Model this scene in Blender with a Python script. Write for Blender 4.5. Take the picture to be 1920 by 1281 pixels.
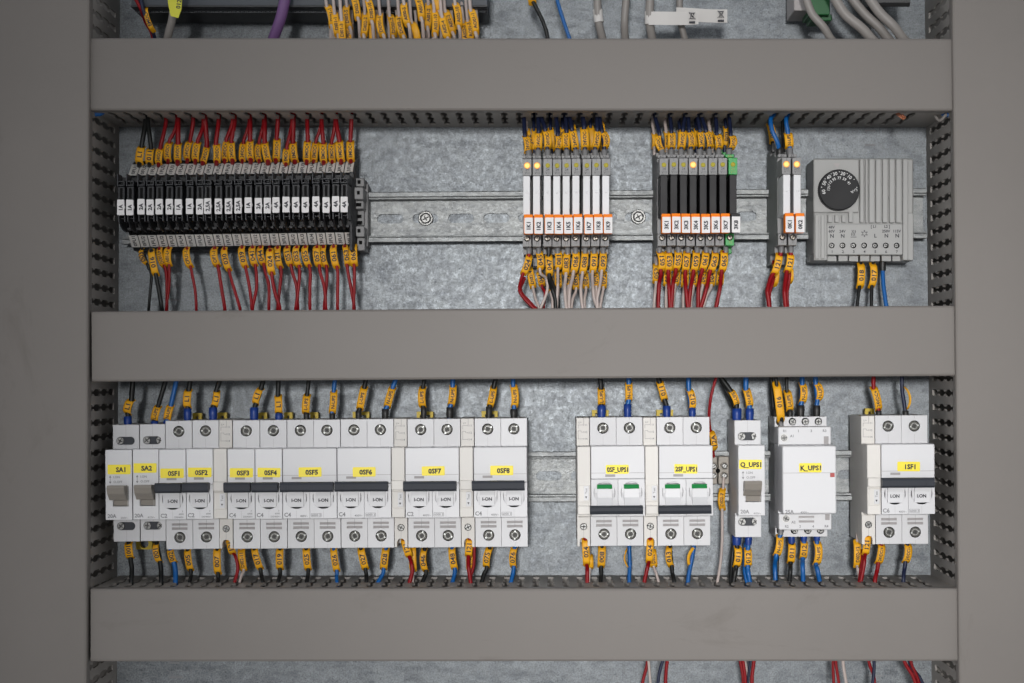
import bpy, bmesh, math, random
from mathutils import Vector, Matrix
for o in list(bpy.data.objects): bpy.data.objects.remove(o)
R = random.Random(7)
SC = bpy.context.scene
COL = SC.collection

# ------------------------------------------------ camera, world, light, exposure
D0, FPX, XC, YC = 1230.0, 3309.0, 1017.0, 705.0      # camera distance (mm) from the panel, focal length and axis measured off the photo
cam = bpy.data.cameras.new("camera"); camo = bpy.data.objects.new("camera", cam); COL.objects.link(camo)
camo.location = (0, -D0/1000, 0); camo.rotation_euler = (math.pi/2, 0, 0)
cam.sensor_width = 36; cam.lens = FPX*36/1920
cam.shift_x = (960-XC)/1920; cam.shift_y = (YC-640.5)/1920
cam.clip_start = 0.01; cam.clip_end = 50
SC.camera = camo
W = bpy.data.worlds.new("World"); SC.world = W; W.use_nodes = True
wn = W.node_tree.nodes; wl = W.node_tree.links
wbg = wn['Background']
# ambient fill, tuned a little brighter above and clearly brighter towards the left
tcw = wn.new('ShaderNodeTexCoord'); sepw = wn.new('ShaderNodeSeparateXYZ'); rw = wn.new('ShaderNodeValToRGB')
wl.new(tcw.outputs['Generated'], sepw.inputs[0]); wl.new(sepw.outputs['Z'], rw.inputs[0])
mpw = wn.new('ShaderNodeMapRange'); wl.new(sepw.outputs['Z'], mpw.inputs[0]); mpw.inputs[1].default_value = -1; mpw.inputs[2].default_value = 1
wl.new(mpw.outputs[0], rw.inputs[0])
rw.color_ramp.elements[0].color = (.25, .245, .24, 1); rw.color_ramp.elements[1].color = (.31, .325, .345, 1)
mpx = wn.new('ShaderNodeMapRange'); wl.new(sepw.outputs['X'], mpx.inputs[0]); mpx.inputs[1].default_value = -1; mpx.inputs[2].default_value = 1
mpx.inputs[3].default_value = 2.25; mpx.inputs[4].default_value = 1.25
wl.new(rw.outputs[0], wbg.inputs[0]); wl.new(mpx.outputs[0], wbg.inputs[1])

def area(name, loc, target, sx, sy, power, col=(1, 1, 1), spread=180):
    l = bpy.data.lights.new(name, 'AREA'); l.shape = 'RECTANGLE'; l.size = sx; l.size_y = sy; l.energy = power; l.color = col
    l.spread = math.radians(spread)
    o = bpy.data.objects.new(name, l); COL.objects.link(o); o.location = loc
    o.rotation_euler = (Vector(target)-Vector(loc)).to_track_quat('-Z', 'Y').to_euler()
    return o
area("window_light", (-0.12, -4.2, 0.27), (0.14, 0, -0.05), 0.34, 0.32, 1.05, (1, .985, .965), 15)
area("room_light", (1.3, -2.6, 0.2), (0.05, 0, -0.05), 1.6, 1.4, 1.2, (1, .97, .95))  # fill lamp added from the right; no such source is known

SC.view_settings.view_transform = 'Standard'; SC.view_settings.look = 'None'
SC.view_settings.exposure = -0.22; SC.view_settings.gamma = 1
try: SC.view_settings.use_curve_mapping = False
except Exception: pass
SC.render.engine = 'CYCLES'

# ------------------------------------------------ measuring: photo pixel + depth off the panel (mm) -> mm in the scene
def S(d): return FPX/(D0-d)
def XX(px, d): return (px-XC)/S(d)
def ZZ(py, d): return (YC-py)/S(d)
def PT(p, d=None):
    if len(p) > 2: d = p[2]
    return Vector((XX(p[0], d), -d, ZZ(p[1], d)))

# ------------------------------------------------ materials
MATS = {}
def mat(name, col, rough=.5, metal=0, bump=None, var=None, spec=.5, emit=None, coat=0):
    if name in MATS: return MATS[name]
    m = bpy.data.materials.new(name); m.use_nodes = True
    n, l = m.node_tree.nodes, m.node_tree.links; b = n['Principled BSDF']
    b.inputs['Base Color'].default_value = (*col, 1); b.inputs['Roughness'].default_value = rough
    b.inputs['Metallic'].default_value = metal; b.inputs['Specular IOR Level'].default_value = spec
    b.inputs['Coat Weight'].default_value = coat
    tc = n.new('ShaderNodeTexCoord')
    if var:                                     # (scale, amount) faint handling marks and pigment variation
        nz = n.new('ShaderNodeTexNoise'); nz.inputs['Scale'].default_value = var[0]; nz.inputs['Detail'].default_value = 6
        nz.inputs['Roughness'].default_value = .65
        oi = n.new('ShaderNodeObjectInfo'); ad = n.new('ShaderNodeVectorMath'); ad.operation = 'ADD'
        l.new(tc.outputs['Object'], ad.inputs[0]); l.new(oi.outputs['Location'], ad.inputs[1])
        l.new(ad.outputs[0], nz.inputs['Vector'])
        r = n.new('ShaderNodeValToRGB'); r.color_ramp.elements[0].position = .3; r.color_ramp.elements[1].position = .7
        a = var[1]
        r.color_ramp.elements[0].color = (*[c*(1-a) for c in col], 1); r.color_ramp.elements[1].color = (*[min(1, c*(1+a)) for c in col], 1)
        hv = n.new('ShaderNodeHueSaturation'); vr = n.new('ShaderNodeMapRange'); vr.inputs[3].default_value = .94; vr.inputs[4].default_value = 1.05
        l.new(oi.outputs['Random'], vr.inputs[0]); l.new(vr.outputs[0], hv.inputs['Value'])
        l.new(nz.outputs[0], r.inputs[0]); l.new(r.outputs[0], hv.inputs['Color']); l.new(hv.outputs[0], b.inputs['Base Color'])
        mr = n.new('ShaderNodeMapRange'); mr.inputs[3].default_value = max(0, rough-.1); mr.inputs[4].default_value = min(1, rough+.12)
        l.new(nz.outputs[0], mr.inputs[0]); l.new(mr.outputs[0], b.inputs['Roughness'])
    if bump:
        nz = n.new('ShaderNodeTexNoise'); nz.inputs['Scale'].default_value = bump[0]; nz.inputs['Detail'].default_value = 3
        bp = n.new('ShaderNodeBump'); bp.inputs['Strength'].default_value = bump[1]; bp.inputs['Distance'].default_value = .0004
        l.new(tc.outputs['Object'], nz.inputs['Vector']); l.new(nz.outputs[0], bp.inputs['Height']); l.new(bp.outputs[0], b.inputs['Normal'])
    if emit:
        b.inputs['Emission Color'].default_value = (*emit[0], 1); b.inputs['Emission Strength'].default_value = emit[1]
    MATS[name] = m; return m

def smudge(m):                                   # hand marks wiped over the covers: stains with a shape of their own
    n, l = m.node_tree.nodes, m.node_tree.links; b = n['Principled BSDF']
    src = b.inputs['Base Color'].links[0].from_socket
    tc = n.new('ShaderNodeTexCoord'); mp = n.new('ShaderNodeMapping'); mp.inputs['Rotation'].default_value = (0, .7, 0); mp.inputs['Scale'].default_value = (9, 9, 22)
    oi = n.new('ShaderNodeObjectInfo'); ad = n.new('ShaderNodeVectorMath'); ad.operation = 'ADD'
    l.new(tc.outputs['Object'], ad.inputs[0]); l.new(oi.outputs['Location'], ad.inputs[1]); l.new(ad.outputs[0], mp.inputs[0])
    z = n.new('ShaderNodeTexNoise'); z.inputs['Scale'].default_value = 1; z.inputs['Detail'].default_value = 7; z.inputs['Roughness'].default_value = .7; z.inputs['Distortion'].default_value = .8
    l.new(mp.outputs[0], z.inputs['Vector']); r = n.new('ShaderNodeValToRGB'); r.color_ramp.elements[0].position = .60; r.color_ramp.elements[1].position = .78
    r.color_ramp.elements[0].color = (1, 1, 1, 1); r.color_ramp.elements[1].color = (.80, .78, .76, 1); l.new(z.outputs[0], r.inputs[0])
    x = n.new('ShaderNodeMixRGB'); x.blend_type = 'MULTIPLY'; x.inputs[0].default_value = 1; l.new(src, x.inputs[1]); l.new(r.outputs[0], x.inputs[2]); l.new(x.outputs[0], b.inputs['Base Color'])

def galvanised(name, c0, c1, c2, metal=.55, rough=.5, scale=1.0, grain=(1, 1, 1)):
    m = bpy.data.materials.new(name); m.use_nodes = True
    n, l = m.node_tree.nodes, m.node_tree.links; b = n['Principled BSDF']
    tc = n.new('ShaderNodeTexCoord'); mp = n.new('ShaderNodeMapping'); mp.inputs['Scale'].default_value = grain
    l.new(tc.outputs['Object'], mp.inputs[0])
    def noise(s, det, ro, dist=0):
        z = n.new('ShaderNodeTexNoise'); z.inputs['Scale'].default_value = s*scale; z.inputs['Detail'].default_value = det
        z.inputs['Roughness'].default_value = ro; z.inputs['Distortion'].default_value = dist; l.new(mp.outputs[0], z.inputs['Vector']); return z
    def ramp(src, p0, p1, ca, cb):
        r = n.new('ShaderNodeValToRGB'); r.color_ramp.elements[0].position = p0; r.color_ramp.elements[1].position = p1
        r.color_ramp.elements[0].color = (*ca, 1); r.color_ramp.elements[1].color = (*cb, 1); l.new(src, r.inputs[0]); return r
    def mix(f, a, bb, mode='MIX'):
        x = n.new('ShaderNodeMixRGB'); x.blend_type = mode
        if isinstance(f, float): x.inputs[0].default_value = f
        else: l.new(f, x.inputs[0])
        l.new(a, x.inputs[1]); l.new(bb, x.inputs[2]); return x
    big = noise(22, 7, .68, .3); mid = noise(240, 7, .78, .2); fine = noise(900, 2, .6)
    r1 = ramp(big.outputs[0], .3, .7, c0, c1); r2 = ramp(mid.outputs[0], .35, .68, c0, c2)
    x = mix(.68, r1.outputs[0], r2.outputs[0])
    r3 = ramp(fine.outputs[0], .3, .62, (.55,)*3, (1.2,)*3)
    x2 = mix(.8, x.outputs[0], r3.outputs[0], 'MULTIPLY')
    st = n.new('ShaderNodeMapping'); st.inputs['Scale'].default_value = (60, 60, 170); l.new(tc.outputs['Object'], st.inputs[0])
    zs = n.new('ShaderNodeTexNoise'); zs.inputs['Scale'].default_value = 1.0; zs.inputs['Detail'].default_value = 5; zs.inputs['Roughness'].default_value = .7
    l.new(st.outputs[0], zs.inputs['Vector'])
    r4 = ramp(zs.outputs[0], .36, .50, (.60, .61, .63), (1, 1, 1))
    x3a = mix(.75, x2.outputs[0], r4.outputs[0], 'MULTIPLY')
    pit = noise(420, 3, .55, .2); r5 = ramp(pit.outputs[0], .30, .37, (.45, .46, .48), (1, 1, 1))
    vo = n.new('ShaderNodeTexVoronoi'); vo.inputs['Scale'].default_value = 160*scale; l.new(mp.outputs[0], vo.inputs['Vector'])
    sv = n.new('ShaderNodeSeparateColor'); l.new(vo.outputs['Color'], sv.inputs[0]); r6 = ramp(sv.outputs[0], 0, 1, (.84, .84, .85), (1.14, 1.14, 1.13))
    x3b = mix(.9, x3a.outputs[0], r5.outputs[0], 'MULTIPLY'); x3 = mix(.8, x3b.outputs[0], r6.outputs[0], 'MULTIPLY')
    l.new(x3.outputs[0], b.inputs['Base Color'])
    b.inputs['Metallic'].default_value = metal
    mr = n.new('ShaderNodeMapRange'); mr.inputs[1].default_value = .3; mr.inputs[2].default_value = .7
    mr.inputs[3].default_value = rough-.14; mr.inputs[4].default_value = rough+.16
    l.new(mid.outputs[0], mr.inputs[0]); l.new(mr.outputs[0], b.inputs['Roughness'])
    bp = n.new('ShaderNodeBump'); bp.inputs['Strength'].default_value = .35; bp.inputs['Distance'].default_value = .0003
    l.new(mid.outputs[0], bp.inputs['Height']); l.new(bp.outputs[0], b.inputs['Normal'])
    MATS[name] = m; return m

PVC = mat('duct_grey', (.200, .183, .170), .48, var=(9, .05), bump=(700, .08), spec=.3)
smudge(PVC)
PVCI = mat('duct_grey_lifted', (.33, .31, .29), .55, var=(25, .08), spec=.3)  # same plastic as the covers, colour lightened to lift the dim walls
PLATE = galvanised('zinc_sheet', (.130, .145, .160), (.190, .207, .222), (.265, .280, .290), metal=.55, rough=.46)
RAILM = galvanised('zinc_rail', (.185, .196, .202), (.265, .275, .276), (.37, .376, .37), metal=.75, rough=.5, scale=2.0, grain=(1, 1, 1.6))
WHITE = mat('white_plastic', (.665, .664, .680), .42, var=(40, .02), spec=.4)
CREAM = mat('cream_plastic', (.68, .655, .62), .45, var=(40, .03))
LGREY = mat('light_grey_plastic', (.42, .39, .385), .45, var=(60, .04))
GREY = mat('relay_grey', (.25, .248, .25), .5, var=(60, .05))
MGREY = mat('grey_print', (.20, .20, .21), .5)
PRINT = mat('dark_print', (.05, .05, .06), .6, spec=.2)
VENT = mat('vent_shade_grey', (.36, .34, .34), .6)
BLACKP = mat('black_plastic', (.014, .014, .016), .5, var=(80, .1), spec=.25)
COVERB = mat('black_relay_cover', (.020, .019, .021), .5, var=(60, .08), spec=.25)
FUSE1 = mat('charcoal_plastic', (.020, .021, .024), .45, var=(90, .12), spec=.3)
FUSE2 = mat('dark_grey_plastic', (.040, .041, .046), .45, spec=.35)
HOLE_SHADE = mat('deep_black', (.006, .006, .006), .8, spec=.1)  # near-black painted for the shade in openings and under the toggles
BAR = mat('slate_handle', (.029, .033, .043), .48, var=(60, .08), spec=.35)
TOGG = mat('taupe_toggle', (.26, .235, .205), .45, var=(50, .04))
LABW = mat('white_marker', (.72, .70, .70), .5)
LABG = mat('grey_white_marker', (.74, .73, .71), .5)
YTAG = mat('amber_marker', (.86, .415, .006), .5, var=(60, .04))
YEDGE = mat('amber_marker_edge', (.75, .33, .02), .45)
YLAB = mat('yellow_label', (.93, .76, .03), .45)
YCLIP = mat('yellow_clip', (.62, .45, .02), .5)
ORANGE = mat('orange_holder', (.88, .215, .008), .6, spec=.2)
GREEN = mat('green_body', (.03, .33, .07), .45)
GREENI = mat('green_indicator', (.0, .20, .04), .6, spec=.2)
DGREEN = mat('dark_green_connector', (.01, .12, .03), .45)
REDP = mat('red_flag', (.42, .06, .055), .5)
LED_ON = mat('led_lit', (.3, .15, .02), .5, emit=((1, .70, .20), 1.25))
LED_HALO = mat('led_rim', (.5, .2, .02), .5, emit=((1, .33, .01), .6))  # emissive disc painting the halo of light around a lit led
LED_OFF = mat('led_off', (.40, .34, .03), .5, spec=.2)
STEEL = mat('screw_steel', (.22, .22, .215), .42, .9, var=(300, .25))
STEELD = mat('dark_screw_steel', (.075, .073, .066), .5, .7, var=(400, .4))
BRASSY = mat('nickel_screw', (.30, .27, .235), .45, .9)
SLOT = mat('screw_slot', (.03, .03, .03), .5, .5)
BRIGHT = mat('bright_slot', (.30, .31, .30), .4, 1.0)  # painted glint at the ends of the screw slots
COPPER = mat('copper', (.45, .17, .09), .45, 1.0)
WC = {'red': mat('red_insulation', (.265, .002, .006), .45, spec=.35, var=(60, .06)),
      'navy blue': mat('navy_insulation', (.008, .014, .048), .45),
      'blue': mat('blue_insulation', (.002, .105, .36), .36, var=(60, .05)),
      'white': mat('white_insulation', (.52, .44, .41), .42, var=(60, .04)),
      'black': mat('black_insulation', (.010, .011, .011), .42, spec=.35),
      'yellow': mat('lime_insulation', (.5, .45, .02), .45), 'grey': mat('grey_cable', (.27, .25, .235), .45, var=(30, .05)),
      'purple': mat('purple_cable', (.17, .085, .225), .42)}
FER = {'blue': mat('blue_ferrule', (.008, .045, .26), .36), 'black': mat('black_ferrule', (.02, .02, .02), .45),
       'grey': mat('grey_ferrule', (.20, .20, .205), .42)}

# ------------------------------------------------ mesh builder (absolute mm, y = -depth)
_txt = {}
def text_geo(s, bold):
    k = (s, bold)
    if k not in _txt:
        c = bpy.data.curves.new('t', 'FONT'); c.body = s; c.size = 1; c.align_x = 'CENTER'; c.resolution_u = 2
        c.offset = .042 if bold == 1 else (.034 if bold == .6 else (.026 if bold == .5 else .012))
        o = bpy.data.objects.new('t', c); me = o.to_mesh()
        vs = [v.co.copy() for v in me.vertices]; fs = [tuple(p.vertices) for p in me.polygons]
        o.to_mesh_clear(); bpy.data.objects.remove(o); bpy.data.curves.remove(c)
        if vs:
            x0 = min(v.x for v in vs); x1 = max(v.x for v in vs)
            vs = [Vector((v.x-(x0+x1)/2, v.y-.35, 0)) for v in vs]; wdt = x1-x0
        else: wdt = 1
        _txt[k] = (vs, fs, wdt)
    return _txt[k]

def holed(outline, holes, thick, bev=0.0):
    """solid plate with real openings; returns verts (x,y,z=thickness up) and faces"""
    c = bpy.data.curves.new('h', 'CURVE'); c.dimensions = '2D'; c.fill_mode = 'BOTH'; c.extrude = thick/2-bev
    if bev: c.bevel_depth = bev; c.bevel_resolution = 1; c.offset = -bev
    for pl in [outline]+holes:
        sp = c.splines.new('POLY'); sp.points.add(len(pl)-1); sp.use_cyclic_u = True
        for i, p in enumerate(pl): sp.points[i].co = (p[0], p[1], 0, 1)
    o = bpy.data.objects.new('h', c); me = o.to_mesh()
    vs = [v.co.copy() for v in me.vertices]; fs = [tuple(p.vertices) for p in me.polygons]
    o.to_mesh_clear(); bpy.data.objects.remove(o); bpy.data.curves.remove(c)
    return vs, fs

def circ(cx, cz, r, n=20, a0=0, a1=2*math.pi):
    return [(cx+r*math.cos(a0+(a1-a0)*i/n), cz+r*math.sin(a0+(a1-a0)*i/n)) for i in range(n)]
def rrect(x0, x1, z0, z1, r, n=4):
    out = []
    for cx, cz, a in ((x1-r, z1-r, 0), (x0+r, z1-r, 90), (x0+r, z0+r, 180), (x1-r, z0+r, 270)):
        for i in range(n+1):
            t = math.radians(a+90*i/n); out.append((cx+r*math.cos(t), cz+r*math.sin(t)))
    return out

class MB:
    def __init__(s): s.v = []; s.f = []; s.m = []; s.sm = []; s.mats = []
    def mi(s, m):
        if m not in s.mats: s.mats.append(m)
        return s.mats.index(m)
    def add(s, vs, fs, m, smooth=False):
        b = len(s.v); s.v += [Vector(v) for v in vs]; i = s.mi(m)
        for f in fs: s.f.append(tuple(b+k for k in f)); s.m.append(i); s.sm.append(smooth)
        return s
    def box(s, x0, x1, z0, z1, d0, d1, m, bev=.35):
        """box with chamfered front and side edges; d = depth off the panel"""
        if x0 > x1: x0, x1 = x1, x0
        if z0 > z1: z0, z1 = z1, z0
        b = min(bev, (x1-x0)*.3, (z1-z0)*.3, (d1-d0)*.45)
        if b <= .01:
            vs = [(x, -d, z) for d in (d0, d1) for (x, z) in ((x0, z0), (x1, z0), (x1, z1), (x0, z1))]
            return s.add(vs, [(3, 2, 1, 0), (4, 5, 6, 7), (0, 1, 5, 4), (1, 2, 6, 5), (2, 3, 7, 6), (3, 0, 4, 7)], m)
        def ring(k, d): return [(x0+k, -d, z0+b), (x0+b, -d, z0+k), (x1-b, -d, z0+k), (x1-k, -d, z0+b), (x1-k, -d, z1-b), (x1-b, -d, z1-k), (x0+b, -d, z1-k), (x0+k, -d, z1-b)]
        c = b*.35
        rings = [ring(0, d0), ring(0, d1-b), ring(c, d1-c)]
        top = [(x0+b, -d1, z0+b), (x0+b, -d1, z0+b), (x1-b, -d1, z0+b), (x1-b, -d1, z0+b), (x1-b, -d1, z1-b), (x1-b, -d1, z1-b), (x0+b, -d1, z1-b), (x0+b, -d1, z1-b)]
        vs = [v for r in rings for v in r]+[top[0], top[2], top[4], top[6]]; fs = [tuple(range(7, -1, -1))]
        for r in range(2):
            for i in range(8): j = (i+1) % 8; fs.append((r*8+i, r*8+j, r*8+8+j, r*8+8+i))
        T = 24; o = 16
        fs += [(o+0, o+1, T), (o+1, o+2, T+1, T), (o+2, o+3, T+1), (o+3, o+4, T+2, T+1), (o+4, o+5, T+2), (o+5, o+6, T+3, T+2), (o+6, o+7, T+3), (o+7, o+0, T, T+3), (T, T+1, T+2, T+3)]
        return s.add(vs, fs, m)
    def pbox(s, x0, x1, y0, y1, d0, d1, m, bev=.35):          # front face given in photo pixels at depth d1
        return s.box(XX(x0, d1), XX(x1, d1), ZZ(y1, d1), ZZ(y0, d1), d0, d1, m, bev)
    def prism(s, pts, d0, d1, m, smooth=False, c=0):             # outline in x,z pushed through the depth
        n = len(pts)
        ar = sum(pts[i][0]*pts[(i+1) % n][1]-pts[(i+1) % n][0]*pts[i][1] for i in range(n))
        if ar < 0: pts = pts[::-1]
        if c:
            cx = sum(p[0] for p in pts)/n; cz = sum(p[1] for p in pts)/n
            mr = max(math.hypot(p[0]-cx, p[1]-cz) for p in pts); k = 1-c/mr
            vs = [(x, -d0, z) for x, z in pts]+[(x, -d1+c, z) for x, z in pts]+[(cx+(x-cx)*k, -d1, cz+(z-cz)*k) for x, z in pts]
            fs = [(i, (i+1) % n, n+(i+1) % n, n+i) for i in range(n)]+[(n+i, n+(i+1) % n, 2*n+(i+1) % n, 2*n+i) for i in range(n)]
            s.add(vs, fs, m, smooth); s.add(vs, [tuple(range(2*n, 3*n))], m); return s
        vs = [(x, -d0, z) for x, z in pts]+[(x, -d1, z) for x, z in pts]
        s.add(vs, [(i, (i+1) % n, n+(i+1) % n, n+i) for i in range(n)], m, smooth)
        s.add(vs, [tuple(range(n, 2*n)), tuple(range(n-1, -1, -1))], m); return s
    def xprism(s, prof, x0, x1, m):                           # outline in (depth, z) pushed along x
        n = len(prof); vs = [(x0, -d, z) for d, z in prof]+[(x1, -d, z) for d, z in prof]
        fs = [(i, (i+1) % n, n+(i+1) % n, n+i) for i in range(n)]+[tuple(range(n-1, -1, -1)), tuple(range(n, 2*n))]
        return s.add(vs, fs, m)
    def plate(s, outline, holes, d0, d1, m, bev=0.0):
        vs, fs = holed(outline, holes, d1-d0, bev); mid = (d0+d1)/2
        return s.add([(v.x, -(mid+v.z), v.y) for v in vs], fs, m)
    def disc(s, cx, cz, r, d0, d1, m, n=22, c=0.0): return s.prism(circ(cx, cz, r, n), d0, d1, m, True, c)
    def ring(s, cx, cz, r0, r1, d0, d1, m, n=24): return s.plate(circ(cx, cz, r1, n), [circ(cx, cz, r0, n)], d0, d1, m)
    def screw(s, cx, cz, d, r, m=None, ang=None, kind='pz'):
        m = m or STEELD; ang = R.uniform(0, math.pi) if ang is None else ang
        s.disc(cx, cz, r, d-1.2, d, m, 18, .35*min(1, r/2))
        def bar(a, w, l, mm, h, off=0):
            ca, sa = math.cos(a), math.sin(a); q = [(-l, -w), (l, -w), (l, w), (-l, w)]
            q = [(x+off, y) for x, y in q]
            s.prism([(cx+x*ca-y*sa, cz+x*sa+y*ca) for x, y in q], d-.3, d+h, mm)
        if kind == 'pz':
            bar(ang, r*.13, r*.72, SLOT, .05); bar(ang+math.pi/2, r*.12, r*.66, SLOT, .06)
            bar(ang, r*.13, r*.16, BRIGHT, .10, r*.72); bar(ang, r*.13, r*.14, BRIGHT, .10, -r*.74)
            s.ring(cx, cz, r*.50, r*.62, d-.3, d+.08, STEEL, 14)
            s.disc(cx, cz, r*.2, d-.3, d+.12, SLOT, 8)
        else:
            bar(ang, r*.14, r*.82, SLOT, .06)
            if kind == 'ph': bar(ang+math.pi/2, r*.14, r*.62, SLOT, .07); s.disc(cx, cz, r*.22, d-.3, d+.09, SLOT, 8)
        return s
    def text(s, t, x, z, d, h, m=None, rot=0, bold=0, maxw=None, sx=1.0):
        m = m or PRINT; vs, fs, w = text_geo(t, bold); k = h/.70; kx = k*sx
        if maxw and w*kx > maxw: kx = maxw/w
        a = math.radians(rot); ca, sa = math.cos(a), math.sin(a)
        return s.add([(x+v.x*kx*ca-v.y*k*sa, -d, z+v.x*kx*sa+v.y*k*ca) for v in vs], fs, m)
    def ptext(s, t, px, py, d, hpx, **k):
        if 'maxw' in k and k['maxw']: k['maxw'] /= S(d)
        return s.text(t, XX(px, d), ZZ(py, d), d+.08, hpx/S(d), **k)
    def tube(s, pts, r, m, n=10, caps=True):
        N = len(pts); rings = []; up = Vector((0, 1, 0))
        for i, p in enumerate(pts):
            t = (pts[min(i+1, N-1)]-pts[max(i-1, 0)]).normalized()
            if abs(t.dot(up)) > .95: up = Vector((1, 0, 0)) if abs(t.x) < .9 else Vector((0, 0, 1))
            a = t.cross(up).normalized(); b = a.cross(t).normalized(); up = b
            rr = r[i] if isinstance(r, (list, tuple)) else r
            rings.append([p+(a*math.cos(2*math.pi*k/n)+b*math.sin(2*math.pi*k/n))*rr for k in range(n)])
        vs = [v for q in rings for v in q]
        fs = [(i*n+k, i*n+n+k, i*n+n+(k+1) % n, i*n+(k+1) % n) for i in range(N-1) for k in range(n)]
        s.add(vs, fs, m, True)
        if caps: s.add(rings[0]+rings[-1], [tuple(range(n)), tuple(range(2*n-1, n-1, -1))], m)
        return s
    def build(s, name, parent=None, loc=None, **props):
        org = Vector(loc) if loc is not None else (Vector(parent['_org']) if parent is not None else Vector((0, 0, 0)))
        me = bpy.data.meshes.new(name); me.from_pydata([tuple((v-org)*.001) for v in s.v], [], s.f)
        for m in s.mats: me.materials.append(m)
        me.polygons.foreach_set('material_index', s.m); me.polygons.foreach_set('use_smooth', s.sm)
        me.validate(); me.update()
        bm = bmesh.new(); bm.from_mesh(me); bmesh.ops.recalc_face_normals(bm, faces=[f for f in bm.faces if True]); bm.to_mesh(me); bm.free()
        o = bpy.data.objects.new(name, me); COL.objects.link(o)
        o['_org'] = list(org)
        if parent is not None:
            o.parent = parent
            lo = (org-Vector(parent['_org']))*.001; o.location = lo
        else: o.location = org*.001
        for k, v in props.items():
            if v: o[k] = v
        return o

def thing(name, org, label, cat, group=None, rot=0):
    o = bpy.data.objects.new(name, None); COL.objects.link(o); o.empty_display_size = .01
    o.location = Vector(org)*.001; o.rotation_euler = (0, rot, 0); o['_org'] = list(org); o['label'] = label; o['category'] = cat
    if group: o['group'] = group
    return o

def spline(P, n=7):
    out = []; Q = [P[0]*2-P[1]]+list(P)+[P[-1]*2-P[-2]]
    for i in range(1, len(Q)-2):
        a, b, c, d = Q[i-1], Q[i], Q[i+1], Q[i+2]
        # centripetal-ish: plain Catmull-Rom with damped tangents
        for k in range(n):
            t = k/n; t2, t3 = t*t, t*t*t
            lb = (c-b).length
            m1 = (c-a); m2 = (d-b)
            m1 = m1*(lb/max(1e-6, m1.length))*.9 if m1.length else m1; m2 = m2*(lb/max(1e-6, m2.length))*.9 if m2.length else m2
            out.append(b*(2*t3-3*t2+1)+m1*(t3-2*t2+t)+c*(-2*t3+3*t2)+m2*(t3-t2))
    out.append(P[-1].copy()); return out
# ------------------------------------------------ the panel, the trunking and the rails
mb = MB(); mb.box(-420, 420, -330, 380, -2, 0, PLATE, 0)
plate = mb.build('back_panel', kind='structure')
mb = MB()
def dash(px, py, w, d=0.0): mb.pbox(px-w/2, px+w/2, py-1.6, py+1.6, -.5, .12, MGREY, 0)
for px, py, w in ((334, 52, 17), (330, 483, 17), (329, 509, 17), (329, 536, 17), (328, 563, 17), (333, 725, 26), (331, 753, 17), (329, 779, 17),
                  (326, 1243, 20), (330, 1270, 27), (1631, 245, 20), (1631, 272, 20), (1631, 512, 20), (1633, 539, 24), (1634, 566, 22), (1634, 727, 26),
                  (1634, 754, 16), (1643, 1050, 22), (1645, 1239, 22), (1640, 1267, 26)):
    dash(px, py, w)
mb.ptext('15', 327, 577, .05, 8, m=MGREY, bold=1)
mb.build('printed_scale', parent=plate)

SLOTP = [(-2.1, 12), (2.1, 12), (2.1, 24), (.8, 27.5), (.8, 28.5), (2.3, 32), (2.3, 44), (.8, 47.5), (.8, 48.5), (2.3, 52), (2.3, 64), (.8, 67.5), (.8, 68.5), (2.1, 71), (2.1, 73.5), (-2.1, 73.5),
         (-2.1, 71), (-.8, 68.5), (-.8, 67.5), (-2.3, 64), (-2.3, 52), (-.8, 48.5), (-.8, 47.5), (-2.3, 44), (-2.3, 32), (-.8, 28.5), (-.8, 27.5), (-2.1, 24)]
def duct(p0, p1, half, label, coverd=80.0, cover_ext=1.2, ph=0.0, cend=0.0, cov=None):
    """p0,p1: centre line ends (mm, x,z). half: half width."""
    a = Vector((p0[0], 0, p0[1])); b = Vector((p1[0], 0, p1[1])); L = (b-a).length; ang = math.atan2(b.z-a.z, b.x-a.x)
    o = thing('cable_duct', (a+b)/2, label, 'cable duct', 'grey slotted cable ducts'); o.rotation_euler = (0, -ang, 0); o['_org'] = [0, 0, 0]
    h = L/2; n = int((L-14)//10)
    holes = [[(x*1.0+(-h+9+ph+10*i), d) for x, d in SLOTP] for i in range(n)]
    m = MB()
    for sgn in (-1, 1):
        vs, fs = holed([(-h, 0.5), (h, 0.5), (h, 77), (-h, 77)], holes, 1.3)
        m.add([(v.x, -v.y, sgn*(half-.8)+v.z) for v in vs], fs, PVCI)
        # little retaining lips that show white between the fingers
        for i in range(n+1):
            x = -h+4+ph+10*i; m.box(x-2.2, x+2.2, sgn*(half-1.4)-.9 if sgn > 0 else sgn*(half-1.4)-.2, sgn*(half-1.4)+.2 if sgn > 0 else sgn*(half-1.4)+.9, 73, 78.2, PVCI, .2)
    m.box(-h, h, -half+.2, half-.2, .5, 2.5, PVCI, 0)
    m.build('trunking_base', parent=o)
    m = MB(); ch = cov or half+.25; n0 = -h-cend; n1 = h+cend
    prof = []
    for (z, d) in [(-ch, coverd-9), (-ch, coverd-1.6), (-ch+.45, coverd-.5), (-ch+1.5, coverd), (ch-1.5, coverd), (ch-.45, coverd-.5), (ch, coverd-1.6), (ch, coverd-9),
                   (ch-1.1, coverd-9), (ch-1.1, coverd-2), (-ch+1.1, coverd-2), (-ch+1.1, coverd-9)]: prof.append((d, z))
    m.xprism(prof, n0, n1, PVC)
    m.build('cover', parent=o)
    return o
def hduct(xl, yl0, yl1, xr, yr0, yr1, label, **k):
    d = 80; zl0, zl1, zr0, zr1 = ZZ(yl0, d), ZZ(yl1, d), ZZ(yr0, d), ZZ(yr1, d)
    return duct((XX(xl, d), (zl0+zl1)/2), (XX(xr, d), (zr0+zr1)/2), ((zl0-zl1)+(zr0-zr1))/4-.25, label, **k)
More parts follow.
